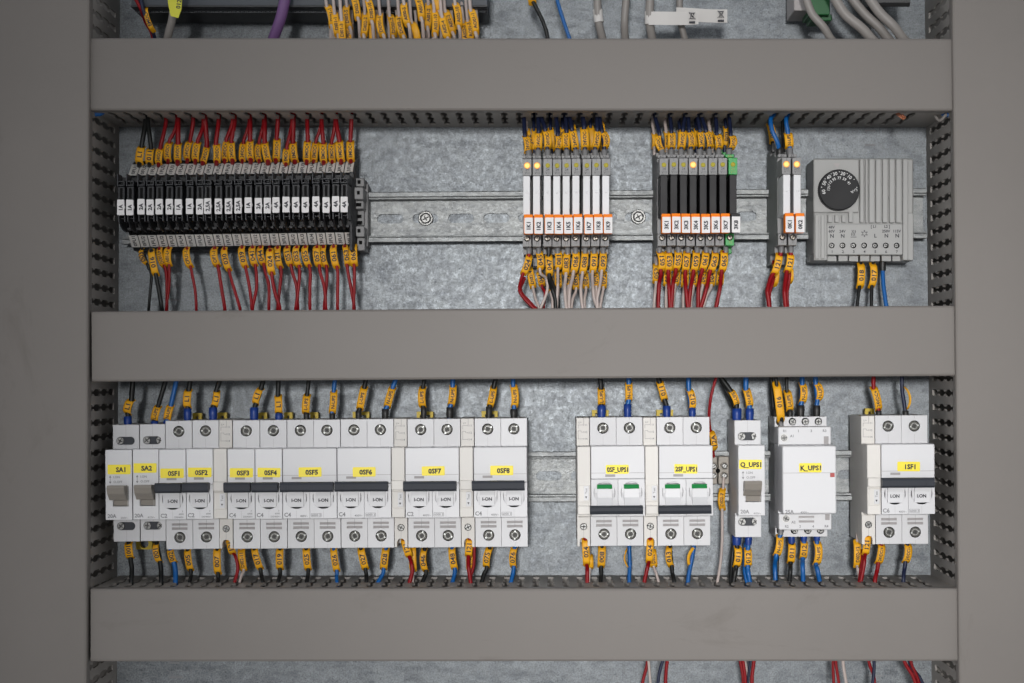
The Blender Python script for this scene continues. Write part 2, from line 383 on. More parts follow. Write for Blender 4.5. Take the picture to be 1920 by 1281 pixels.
hduct(170, 70, 208, 1786, 73, 207, 'uppermost horizontal grey cable duct with faint smudges on its cover', ph=0)
hduct(172, 584, 716, 1791, 573, 705, 'middle horizontal grey cable duct between the fuses and the circuit breakers', ph=3)
hduct(170, 1105, 1240, 1797, 1102, 1241, 'lowest horizontal grey cable duct beneath the circuit breakers', ph=1)
# vertical ones run on past the photo
def vduct(xt, xb, sgn, label):
    d = 84; X0 = XX(xt, d); X1 = XX(xb, d)      # inner cover edge at y=0 and y=1281
    zt, zb = ZZ(-60, d), ZZ(1340, d); hw = 40.0
    return duct((X1+sgn*hw, zb), (X0+sgn*hw, zt), hw-.3, label, coverd=84, cend=0, cov=hw)
vduct(168, 162, -1, 'vertical grey cable duct at the left edge of the cabinet')
vduct(1785, 1799, 1, 'vertical grey cable duct at the right edge of the cabinet')

STL = mat('cabinet_steel', (.20, .19, .175), .5, var=(20, .05))
for nm, xa, xb in (('cabinet_left_wall', -381, -377), ('cabinet_right_wall', 351.5, 355.5)):  # unseen side walls added to keep light out of the outer duct slots
    m = MB(); m.box(xa, xb, -330, 380, .2, 96, STL, .8); m.build(nm, kind='structure')

def rail(yl, yr, xa, xb, slots, screws, label):
    d = 15.5; h = (ZZ(0, d)-ZZ(95, d))/2; A = Vector((XX(xa, d), 0, ZZ(yl, d))); B = Vector((XX(xb, d), 0, ZZ(yr, d)))
    ang = math.atan2(B.z-A.z, B.x-A.x); C = (A+B)/2; L = (B-A).length
    o = thing('mounting_rail', C, label, 'mounting rail', 'galvanised mounting rails'); o.rotation_euler = (0, -ang, 0); o['_org'] = [0, 0, 0]
    m = MB(); hl = L/2
    holes = [rrect(XX(a, .8)-C.x, XX(b, .8)-C.x, -3.2, 3.2, 3.19, 6) for a, b in slots]
    vs, fs = holed([(-hl, -13.6), (hl, -13.6), (hl, 13.6), (-hl, 13.6)], holes, 1.0)
    m.add([(v.x, -(2.3+v.z), v.y) for v in vs], fs, RAILM)
    for q in (1, -1):
        prof = [(1.8, q*12.5), (1.8, q*13.6), (15.0, q*13.6), (15.5, q*14.2), (15.5, q*16.9), (15.0, q*17.4), (14.4, q*17.4), (14.4, q*14.6), (14.1, q*12.5)]
        m.xprism([(d, z) for d, z in prof], -hl, hl, RAILM)
    m.build('rail', parent=o)
    for sx in screws:
        m = MB(); cx = XX(sx, 4)-C.x
        m.disc(cx, 0, 5.2, 2.6, 3.7, STEEL, 28, .5); m.disc(cx, 0, 3.9, 3.6, 4.0, SLOT, 24); m.ring(cx, 0, 3.9, 4.5, 3.6, 4.6, STEEL, 26); m.screw(cx, 0, 4.5, 3.1, STEEL, .5, 'ph')
        m.build('fixing_screw', parent=o)
    return o
rail(411, 400, 229, 1738, [(235, 280), (708, 757), (774, 822), (841, 889), (907, 955), (972, 1020), (1129, 1157), (1172, 1220), (1380, 1418), (1440, 1490)], [798, 1197],
     'galvanised mounting rail carrying the fuse terminals and relays')
rail(898, 891, 226, 1742, [(1005, 1053), (1070, 1090), (1425, 1460), (1570, 1600)], [], 'galvanised mounting rail carrying the white circuit breakers')

# ------------------------------------------------ fuse terminals
FU = ['0FU1', '0FU2']+['1FU%d' % i for i in range(1, 15)]+['3FU%d' % i for i in range(1, 9)]
RAT = ['1A', '1A', '2A', '2A', '2A', '2A', '1A', '1A', '2A', '2,5A', '2,5A', '2,5A', '2,5A', '1A', '2A', '2A']+['4A']*8
LX = [226, 243, 264, 281, 298, 317, 334, 355, 374, 389, 409, 428, 446, 465, 484, 501, 517, 536, 554, 572, 592, 611, 629, 645]
ROT = .0087
for i, (nm, ra, lx) in enumerate(zip(FU, RAT, LX)):
    yo = -5.5*i/23; X = -275.5+i*6.31; xl = XX(lx, 77); w = 2.95
    Z = lambda y, d: ZZ(y+yo, d)
    o = thing('fuse_terminal', (X, 0, Z(405, 40)), 'black fuse terminal marked %s with %s fuse lever' % (nm, ra), 'fuse terminal', 'row of black fuse terminals')
    m = MB()
    prof = [(8, Z(302, 8)), (24, Z(303, 24)), (31, Z(309, 31)), (41, Z(329.5, 41)), (46, Z(334, 46)), (47, Z(430, 47)), (40, Z(440, 40)), (31, Z(462, 31)), (28, Z(470, 28)), (8, Z(474, 8))]
    m.xprism(prof, X-w, X+w, FUSE1)
    m.xprism([(46, Z(330, 46)), (58, Z(336, 58)), (60, Z(352, 60)), (60, Z(402, 60)), (50, Z(436, 50)), (46, Z(436, 46))], X-w, X-w+1.3, FUSE2)
    for xx in (-1.2, 1.6): m.disc(X+xx, Z(436, 44), .9, 43, 47.5, HOLE_SHADE, 10)
    m.box(X-1.9, X+1.5, Z(432, 52), Z(427, 52), 46, 52, FUSE2, .3)
    m.build('body', parent=o)
    m = MB()                                   # swing-out lever
    m.box(xl-2.35, xl+2.35, Z(404, 75), Z(350, 75), 52, 75, FUSE1, .4)
    m.box(xl-.85, xl+.85, Z(373, 75), Z(353, 75), 74, 75.25, HOLE_SHADE, 0)
    m.box(xl-2.6, xl-1.9, Z(350, 76), Z(326, 76), 64, 76, FUSE2, .2)
    m.box(xl-2.6, xl+2.1, Z(348.5, 75), Z(346.3, 75), 62, 75, FUSE2, .15); m.box(xl-2.6, xl+2.1, Z(341.3, 75), Z(339.3, 75), 62, 75, FUSE2, .15)
    m.box(xl+1.5, xl+2.1, Z(348, 75), Z(340, 75), 62, 74.8, FUSE2, .15); m.box(xl-1.3, xl+1.2, Z(345, 72), Z(342.5, 72), 62, 72, FUSE1, .15)
    m.box(xl-2.6, xl+2.1, Z(349, 66), Z(332, 66), 52, 63, FUSE1, .3)
    for q in (-2.35, 1.55): m.box(xl+q, xl+q+.8, Z(416, 74), Z(403, 74), 58, 74, FUSE2, .2)
    m.xprism([(74, Z(404, 74)), (71, Z(417, 71)), (62, Z(431, 62)), (52, Z(436, 52)), (50, Z(404, 50))], xl-2.5, xl-1.6, FUSE1)
    m.box(xl-1.4, xl+1.4, Z(410.5, 70), Z(409, 70), 60, 70, FUSE2, .1)
    lev = m.build('fuse_lever', parent=o)
    jl = R.uniform(-.35, .35); Z = lambda y, d, jl=jl: ZZ(y+yo, d)+jl
    m = MB(); m.plate([(xl+a, b) for a, b in rrect(-2.25, 2.35, Z(403, 77), Z(374, 77), .4, 2)]+[], [], 75, 77, LABW)
    m.box(xl+2.2, xl+2.8, Z(391, 76), Z(386, 76), 75, 76.6, LABW, .2)
    m.text(ra, xl+.1, Z(388.5, 77), 77.1, 2.45, rot=90, bold=1, maxw=6.6 if ra != '2,5A' else 7.6)
    m.build('rating_label', parent=lev)
    Z = lambda y, d: ZZ(y+yo, d)
    for (ya, da, yb, db, yt) in ((308.5, 33.5, 329, 44.5, 319), (441.5, 43, 463.5, 33.5, 452)):
        m = MB(); za, zb = Z(ya, da), Z(yb, db); x0, x1 = X-w+.15, X+w-.1
        vs = [(x0, -da, za), (x1, -da, za), (x1, -db, zb), (x0, -db, zb)]; vs += [(x, y+1.2, z) for x, y, z in vs]
        m.add(vs, [(0, 1, 2, 3), (4, 7, 6, 5), (0, 4, 5, 1), (1, 5, 6, 2), (2, 6, 7, 3), (3, 7, 4, 0)], LABG)
        tv, tf, tw = text_geo(nm, .5); k = 2.3/.7; L = abs(za-zb); kx = min(k, L*.84/tw)
        m.add([(X-v.y*k*1.0, -(db+(da-db)*(((v.x*kx)+L/2)/L))-.12, zb+L/2+v.x*kx) for v in tv], tf, PRINT)
        m.build('marker_tag', parent=o)
# end cover and clamp to the right of the fuses
o = thing('end_clamp', (XX(676, 40), 0, ZZ(400, 40)), 'grey end clamp with square holes right of the fuse terminals', 'end clamp')
m = MB(); m.pbox(655, 664, 322, 470, 6, 46, FUSE1, .4); m.pbox(655.5, 661, 330, 470, 46, 52, FUSE1, .4)
m.xprism([(40, ZZ(311, 40)), (42, ZZ(311, 42)), (56, ZZ(336, 56)), (52, ZZ(336, 52))], XX(667, 44), XX(668.5, 44), FUSE1); m.build('end_cover', parent=o)
m = MB(); m.pbox(670, 690, 345, 463, 6, 20, GREY, .4)
for (x0, x1, y0, y1, d) in ((667, 683, 334, 350, 34), (664, 681, 351, 374, 44), (666, 682, 376, 392, 36), (668, 683, 393, 423, 24), (667, 683, 424, 444, 40), (669, 684, 446, 470, 34)):
    m.pbox(x0, x1, y0, y1, 8, d, GREY, .5)
m.build('clamp_body', parent=o)
m = MB()
for (x, y, s_, d) in ((673.5, 341.5, 2.6, 34), (672, 361.5, 2.6, 44), (672.5, 384, 5, 36), (673, 406, 5, 24), (674, 418, 5, 24), (673, 433, 2.9, 40), (676, 455, 2.9, 34)):
    m.pbox(x-s_, x+s_, y-3.4, y+3.4, d-1, d+.15, HOLE_SHADE, 0)  # dark plates on the faces paint the shade of the square holes
m.build('clamp_hole_shade', parent=o)

# ------------------------------------------------ relays
def relay(nm, x, cover, yo, lit, volt, body=GREY, holder=ORANGE, hid='row', desc='', grp=None):
    """x: px of the LED (d=82)"""
    yo += R.uniform(-.5, .5); X = XX(x, 82); w = 2.95; Z = lambda y, d: ZZ(y+yo, d)
    o = thing('relay', (X, 0, Z(405, 40)), desc, 'relay', grp)
    m = MB()
    m.box(X-w, X+w, Z(500, 24), Z(285, 24), 6, 24, body, .3); m.box(X-w, X+w, Z(478, 46), Z(288, 46), 24, 46, body, .3)
    m.box(X-w-.1, X+w-.3, Z(298, 64), Z(292, 64), 46, 64, body, .3)
    m.box(X-w-.1, X+w-.3, Z(463, 64), Z(441, 64), 46, 64, body, .3); m.box(X-w, X+w, Z(441, 60), Z(298, 60), 46, 60, body, .3)
    m.box(X-w+.1, X+w-.1, Z(330, 82), Z(298.5, 82), 60, 82, body, .3)
    m.box(X-.06, X+.06, Z(304, 82), Z(299, 82), 81, 82.05, PRINT, 0)
    T = GREEN if False else PRINT
    gm = MGREY if body is GREY else mat('print_on_green', (.25, .30, .05), .5)
    pr = mat('relay_print', (.085, .085, .09), .6) if body is GREY else mat('print_on_green', (.22, .30, .04), .5)
    m.text('A2-', X-.1, Z(295.5, 64), 64.1, 1.5, m=pr, bold=.5, maxw=4.6)
    m.text(volt[0], X, Z(318.6, 82), 82.1, 1.6, m=pr, maxw=4.4); m.text(volt[1], X-.9, Z(324.8, 82), 82.1, 1.55, m=pr)
    m.box(X+.1, X+2.1, Z(323.6, 82), Z(323.1, 82), 81.9, 82.1, pr, 0)
    for q in (0, .75, 1.5): m.box(X+.1+q, X+.6+q, Z(325.9, 82), Z(325.3, 82), 81.9, 82.1, pr, 0)
    m.text('11', X+.1, Z(456.5, 64), 64.1, 1.9, m=pr, sx=.8)
    m.build('body', parent=o)
    m = MB()
    if lit: m.disc(X, Z(311, 82), 2.1, 81, 82.15, LED_HALO, 20); m.disc(X, Z(311, 82), 1.6, 81, 82.5, LED_ON, 20, .3)
    else: m.disc(X, Z(311, 82), 1.55, 81, 82.35, LED_OFF, 20, .3)
    m.build('led', parent=o, label='glowing amber led' if lit else None)
    m = MB(); m.box(X-w+.35, X+w-1.0, Z(405, 86), Z(330.5, 86), 60, 86, cover, .3)
    if cover is WHITE:
        m.disc(X-.1, Z(361, 86), .85, 85.9, 86.3, WHITE, 14, .2); m.ring(X-.1, Z(372, 86), .9, 1.1, 85.9, 86.12, WHITE, 14)
    m.build('relay_cover', parent=o)
    m = MB(); sh = 1.0
    m.box(X-w+sh-.1, X+w+sh-.2, Z(439, 90), Z(402.5, 90), 83, 90, holder, .3)
    hold = m.build('marker_holder', parent=o)
    m = MB(); m.plate(rrect(X-w+sh+.3, X+w+sh-.2, Z(438.5, 90.7), Z(408.5, 90.7), .4, 2), [], 90, 90.7, LABW)
    m.text(nm, X+sh, Z(424, 90.7), 90.8, 2.5, rot=90, bold=1, maxw=6.2); m.build('marker_tag', parent=hold)
    m = MB(); m.disc(X-.1, Z(448, 64.2), 2.0, 63, 64.25, HOLE_SHADE, 18); m.screw(X-.1, Z(447.5, 64.6), 64.9, 1.65, BRASSY, None, 'slot'); m.build('clamp_screw', parent=o)
    return o
G1 = [988.4, 1007, 1027, 1044.6, 1062.4, 1080.5, 1100.5, 1118.3, 1136.4]
for i, x in enumerate(G1):
    relay('1K%d' % (i+1), x, WHITE, -1.0*i/8, i < 2, ('24', 'V'), desc='slim relay with white cover marked 1K%d%s' % (i+1, ', amber led lit' if i < 2 else ''), grp='slim relays with white covers')
G2 = [1245, 1263.4, 1281.5, 1299.6, 1318.4, 1336.8, 1355.2, 1374.3]
for i, x in enumerate(G2):
    g = i == 7
    relay('3K%d' % (i+1), x, COVERB, -2.0, i == 3, ('24', 'V'), body=GREEN if g else GREY, holder=BLACKP if g else ORANGE,
          desc='green bodied relay with black cover marked 3K8' if g else 'slim relay with black cover marked 3K%d%s' % (i+1, ', amber led lit' if i == 3 else ''), grp='slim relays with black covers')
for i, x in enumerate((1474.5, 1494)):
    relay('0K%d' % (i+1), x, WHITE, -3.2, True, ('230', 'V'), desc='relay marked 0K%d beside the thermostat, amber led lit' % (i+1), grp='pair of relays by the thermostat')

# ------------------------------------------------ thermostat
TH = mat('thermostat_grey', (.38, .38, .372), .45, var=(40, .03))
o = thing('thermostat', (XX(1619, 20), 0, ZZ(393, 20)), 'grey thermostat with black numbered dial and ribbed front', 'thermostat')
d = 40; m = MB()
m.pbox(1524.5, 1713, 297, 478, 8, 37.5, TH, 1.2)
m.box(XX(1524.5, 37.5), XX(1713, 37.5), ZZ(489, 37.5), ZZ(477, 37.5), 8, 22, TH, .5)
m.pbox(1525, 1611, 298, 399, 37.5, d, TH, .8)                 # smooth field around the dial
for a, b in ((1526, 1551), (1692, 1713)): m.pbox(a, b, 399, 488.5, 12, d-.8, TH, .6)
m.pbox(1550.5, 1692.5, 420, 478, 30, d-.4, TH, .5)
x = 1612.5
for wdt in (10, 7, 12.5, 12.5, 12.5, 12.5, 12.5, 12.5):
    m.pbox(x, min(x+wdt-2.6, 1713), 298, 418 if x < 1690 else 488, 37, d+.2, TH, .5); x += wdt+.15
for x in (1528, 1539): m.pbox(x, x+8, 402, 486, 38, d+.2, TH, .5)
for k in range(4): m.pbox(1552.5+12.9*k, 1552.5+12.9*k+8.6, 402.5-(8 if k == 3 else 0), 417.5, 38, d+.1, TH, .5)
m.prism([(XX(1563, d), ZZ(306.5, d)), (XX(1575.5, d), ZZ(306.5, d)), (XX(1569.5, d), ZZ(315.5, d))], d-.2, d+.25, LGREY); 
for k in range(7):                                      # wire channels under the screws
    cx = 1559.5+20.3*k; m.disc(XX(cx, 30), ZZ(484, 30), 0.1, 20, 30, TH, 6)
    m.prism([(XX(cx-8.5+q*17, 31), z) for q, z in ((0, ZZ(478, 31)), (1, ZZ(478, 31)), (1, ZZ(490, 31)), (0, ZZ(490, 31)))], 20, 33 if k % 2 else 31.5, TH)
P = lambda t, x, y, h, **k: m.ptext(t, x, y, d-.35, h, bold=.5, **k)
for t, x, y, h in (('48V', 1559.5, 426, 5), ('60V', 1559.5, 433.7, 5), ('24V', 1579.7, 433.7, 5), ('250V', 1661.5, 433.5, 5), ('115V', 1682.3, 433.5, 5), ('[ L1', 1637.6, 424.8, 4.8), ('L2 ]', 1663.2, 424.8, 4.8),
                   ('N', 1560, 442.5, 6.8), ('N', 1580, 442.5, 6.8), ('L', 1641.5, 442, 6.8), ('N', 1662, 442, 6.8), ('N', 1682.3, 442, 6.8)): P(t, x, y, h)
for k in range(3):                                      # heating sign: three waves over a bar
    for j in range(6):
        a = (1597.5+k*2.9+math.sin(j*1.05)*1.0, 431.5+j*1.8); b = (1597.5+k*2.9+math.sin((j+1)*1.05)*1.0, 431.5+(j+1)*1.8)
        m.prism([(XX(a[0]-.5, d), ZZ(a[1], d)), (XX(a[0]+.5, d), ZZ(a[1], d)), (XX(b[0]+.5, d), ZZ(b[1], d)), (XX(b[0]-.5, d), ZZ(b[1], d))], d-.5, d-.25, PRINT)
m.pbox(1595, 1606, 444.2, 445.2, d-.6, d-.25, PRINT, 0)
m.ring(XX(1621, d), ZZ(438, d), 1.05, 1.35, d-.6, d-.2, PRINT, 12)
for k in range(6):
    a = math.pi*k/3+math.pi/6; ca, sa = math.cos(a), math.sin(a); cx, cz = XX(1621, d), ZZ(438, d)
    m.prism([(cx+ca*1.1-sa*.17, cz+sa*1.1+ca*.17), (cx+ca*2.3-sa*.17, cz+sa*2.3+ca*.17), (cx+ca*2.3+sa*.17, cz+sa*2.3-ca*.17), (cx+ca*1.1+sa*.17, cz+sa*1.1-ca*.17)], d-.6, d-.22, PRINT)
    m.prism([(cx+ca*1.9-sa*.55, cz+sa*1.9+ca*.55), (cx+ca*2.1-sa*.55, cz+sa*2.1+ca*.55), (cx+ca*2.1+sa*.55, cz+sa*2.1-ca*.55), (cx+ca*1.9+sa*.55, cz+sa*1.9-ca*.55)], d-.6, d-.24, PRINT)
for k in range(7): P(str(k+1), 1560.2+20.25*k, 472, 5)
m.build('housing', parent=o)
for k in range(7):
    m = MB(); cx, cz = XX(1559.5+20.3*k, d), ZZ(460.5, d)
    m.ring(cx, cz, 2.0, 2.5, d-.8, d-.1, TH, 20); m.disc(cx, cz, 2.0, d-1, d-.3, HOLE_SHADE, 18); m.screw(cx-.2, cz, d-.1, 1.45, STEEL, 1+.4*k, 'ph'); m.build('terminal_screw', parent=o)
m = MB(); cx, cz = XX(1572.4, 43), ZZ(356.7, 43); dr = 38.4/S(43)
pts = []
for i in range(120):
    a = 2*math.pi*i/120; r = dr*(1-.012*(i % 2)); pts.append((cx+r*math.cos(a), cz+r*math.sin(a)))
m.prism(pts, 39, 46, BLACKP, False, .5)
WT = mat('white_dial_print', (.68, .68, .68), .5)
for t, ang, r, h in (('60', -98, .775, 2.6), ('50', -66, .80, 2.6), ('40', -40, .80, 2.6), ('30', -15, .80, 2.6), ('20', 12.5, .80, 2.6), ('10', 40, .80, 2.6),
                     ('131', -82, .53, 2.1), ('113', -54, .57, 2.1), ('95', -27, .57, 2.1), ('77', 0, .57, 2.1), ('59', 26, .57, 2.1), ('41', 54, .57, 2.1), ('°C', 88, .80, 2.3), ('°F', 98, .62, 2.1)):
    a = math.radians(90-ang); m.text(t, cx+dr*r*math.cos(a), cz+dr*r*math.sin(a), 46.1, h*.86, m=WT, rot=-ang, bold=0)
for ang in (-82, -53, -27, 0, 26, 55): a = math.radians(90-ang); m.disc(cx+dr*.87*math.cos(a), cz+dr*.87*math.sin(a), .32, 45.9, 46.12, WT, 8)
m.build('dial', parent=o)
# ------------------------------------------------ breakers (second row). y measured from the local top line of the row
def y2(px): return 785-(px-850)*.0068
RB = .0068
DT, DN = 54.0, 75.0
def root2(name, xa, xb, label, cat, grp=None):
    xm = (xa+xb)/2; y = y2(xm); X = XX(xm, DN)
    o = thing(name, (X, 0, ZZ(y+115, 30)), label, cat, grp); o.rotation_euler = (0, -RB, 0); return o, y
def sticker(o, text, x0, x1, ya, yb, d, th=.25, sx=1.0, h=8.6):
    m = MB(); m.plate(rrect(XX(x0, d), XX(x1, d), ZZ(yb, d), ZZ(ya, d), .7, 3), [], d, d+th, YLAB, .08)
    m.text(text, XX((x0+x1)/2+(3 if len(text) < 5 else .5), d), ZZ((ya+yb)/2+.3, d), d+th+.06, h/S(d), bold=1, maxw=(x1-x0-3)/S(d))
    t = math.radians(R.uniform(-1.1, .6)); qx, qz = XX((x0+x1)/2, d), ZZ((ya+yb)/2, d)
    m.v = [Vector((qx+(v.x-qx)*math.cos(t)-(v.z-qz)*math.sin(t), v.y, qz+(v.x-qx)*math.sin(t)+(v.z-qz)*math.cos(t))) for v in m.v]
    m.build('name_label', parent=o)
def clip(o, x0, x1, y):                       # yellow rail latch showing above or below
    m = MB(); a, b = XX(x0, 14), XX(x1, 14); z = ZZ(y, 14)
    m.box(a, b, z-5.0, z+.0, 9, 12, YCLIP, .3) ; m.build('rail_latch', parent=o)
def lower_clip(o, x0, x1, y0, y1):
    m = MB(); d = 14; m.plate([(XX(x0, d), ZZ(y0, d)), (XX(x1, d), ZZ(y0, d)), (XX(x1, d), ZZ(y1, d)), (XX(x0, d), ZZ(y1, d))], [circ(XX((x0+x1)/2, d), ZZ((y0*.45+y1*.55), d), (y1-y0)/2.9/S(d), 12)], 10, 14, YCLIP); m.build('rail_latch', parent=o)
def big_screws(o, xs, y, lo=False):
    for x in xs:
        m = MB(); cx, cz = XX(x, DT), ZZ(y, DT)
        m.screw(cx, cz, DT-.5, 3.5); m.build('terminal_screw', parent=o)
def term_face(m, x0, x1, ya, yb, xs, ys, vents=(), d=DT, mt=WHITE, seams=True):
    """a terminal block: back box and a face plate with real round openings"""
    X0, X1, Za, Zb = x0, x1, ZZ(ya, d), ZZ(yb, d)
    m.box(X0, X1, Zb, Za, 9, d-3, mt, .1)
    holes = [circ(XX(x, d), ZZ(ys, d), 3.72, 24) for x in xs]
    for a, b, c, e in vents: m.box(XX(a, d), XX(b, d), ZZ(e, d), ZZ(c, d), d-3.2, d-.7, VENT, 0)
    for a, b, c, e in vents: holes.append([(XX(a, d), ZZ(e, d)), (XX(b, d), ZZ(e, d)), (XX(b, d), ZZ(c, d)), (XX(a, d), ZZ(c, d))])
    m.plate([(X0, Zb), (X1, Zb), (X1, Za), (X0, Za)], holes, d-3, d, mt, .22)
    for x in xs:
        cx, cz = XX(x, d), ZZ(ys, d); m.ring(cx, cz, 4.9, 5.25, d-.2, d+.22, mt, 30)
        m.disc(cx, cz, 3.71, d-3, d-2.6, HOLE_SHADE, 20)
        if seams:
            m.box(cx-.07, cx+.07, cz+5.2, Za-.2, d-.2, d+.05, MGREY, 0); m.box(cx-.05, cx+.05, Zb+.2, cz-5.2, d-.2, d+.05, VENT, 0)
def aux(o, xt0, xt1, xn0, xn1, xl0, xl1, y, up, wires=True, cream_y=None, red=False):
    """narrow auxiliary contact beside a breaker"""
    m = MB(); X0 = XX(xn0, DN)+.12; X1 = XX(xn1, DN)-.12; d = DT; cx = (X0+X1)/2
    zt, zb = ZZ(y, d), ZZ(y+54, d)
    m.box(X0, X1, zb, zt, 9, d, CREAM, .3); m.box(X0, X1, ZZ(y+186, d), zb, 9, DT-1, CREAM, 0)
    m.box(X0, X1, ZZ(y+185, DN), ZZ(y+54, DN), DT-2, DN-.3, CREAM, .4)
    L = lambda x0, x1, ya, yb: m.pbox(x0, x1, ya, yb, d-.2, d+.07, VENT, 0)
    xl = XC+cx*S(d)
    L(xl+1.2, xl+2, y+1, y+12); L(xl-9, xl+1, y+13, y+13.8); L(xl-9.2, xl-8.4, y+13, y+20); L(xl-9, xl-3, y+24, y+24.8); L(xl-3.6, xl-2.8, y+24, y+27); L(xl-3, xl+1, y+26.5, y+27.3)
    L(xl-9.2, xl-8.4, y+24, y+40); L(xl-9, xl+1, y+39, y+39.8)
    for t, yy in (('11', 13.3), ('12', 26.8), ('14', 39.4)):
        m.ptext(t, xl+6.3, y+yy, d, 3.6, m=MGREY); m.ring(XX(xl+1.6, d), ZZ(y+yy, d), .35, .55, d-.1, d+.08, VENT, 8)
    m.ptext('L/+', xl-5.2, y+8.5, d, 3.2, m=MGREY)
    # lower part with the arch the wire enters by
    Zb, Zt = ZZ(y+241, d), ZZ(y+186, d); r = 2.6; ax = cx; az = ZZ(y+232, d)
    out = [(X0, Zb), (ax-r, Zb)]+[(ax+r*math.cos(a), az+r*math.sin(a)) for a in [math.pi-math.pi*i/10 for i in range(11)]]+[(ax+r, Zb), (X1, Zb), (X1, Zt), (X0, Zt)]
    m.plate(out, [circ(cx, ZZ(y+204, d), 2.35, 18)], d-14, d, CREAM, .15); m.box(X0, X1, Zb+1.5, Zt, 9, d-14, CREAM, 0)
    m.disc(cx, ZZ(y+204, d), 2.34, d-3, d-2, HOLE_SHADE, 16)
    m.box(cx-.07, cx+.07, az+r, ZZ(y+207.5, d), d-.2, d+.06, MGREY, 0)
    m.build('contact_housing', parent=o)
    m = MB(); m.screw(cx, ZZ(y+204, d), d-.2, 2.2, STEEL, None, 'ph'); m.build('contact_screw', parent=o)
    m = MB()
    a, b = (y+58, y+72)
    if up: m.box(X0-.1, X1-.3, ZZ(y+134, DN+2.5), ZZ(y+116, DN+2.5), DN-1, DN+2.5, CREAM, .7)
    else: m.box(X0-.1, X1-.2, ZZ(y+182, DN+2.5), ZZ(y+165, DN+2.5), DN-1, DN+2.5, CREAM, .7)
    m.build('contact_lever', parent=o)
    m = MB(); yt = y+(136 if up else 126); xl = XC+cx*S(DN)
    m.box(X0+.8, X1-.6, ZZ(yt+32, DN), ZZ(yt, DN), DN-.8, DN+.35, CREAM, .3)
    m.box(cx-.2, X1-1.2, ZZ(yt+29, DN+.8), ZZ(yt+2, DN+.8), DN, DN+.8, WHITE, .2)
    m.text('Test', cx+1.35, ZZ(yt+11, DN+.8), DN+.88, 1.5, m=MGREY, rot=90); tx, tz = cx+1.3, ZZ(yt+23, DN+.8)
    m.prism([(tx-.7, tz+.6), (tx+.7, tz+.6), (tx, tz-.9)], DN+.5, DN+.88, PRINT); m.build('test_slider', parent=o)

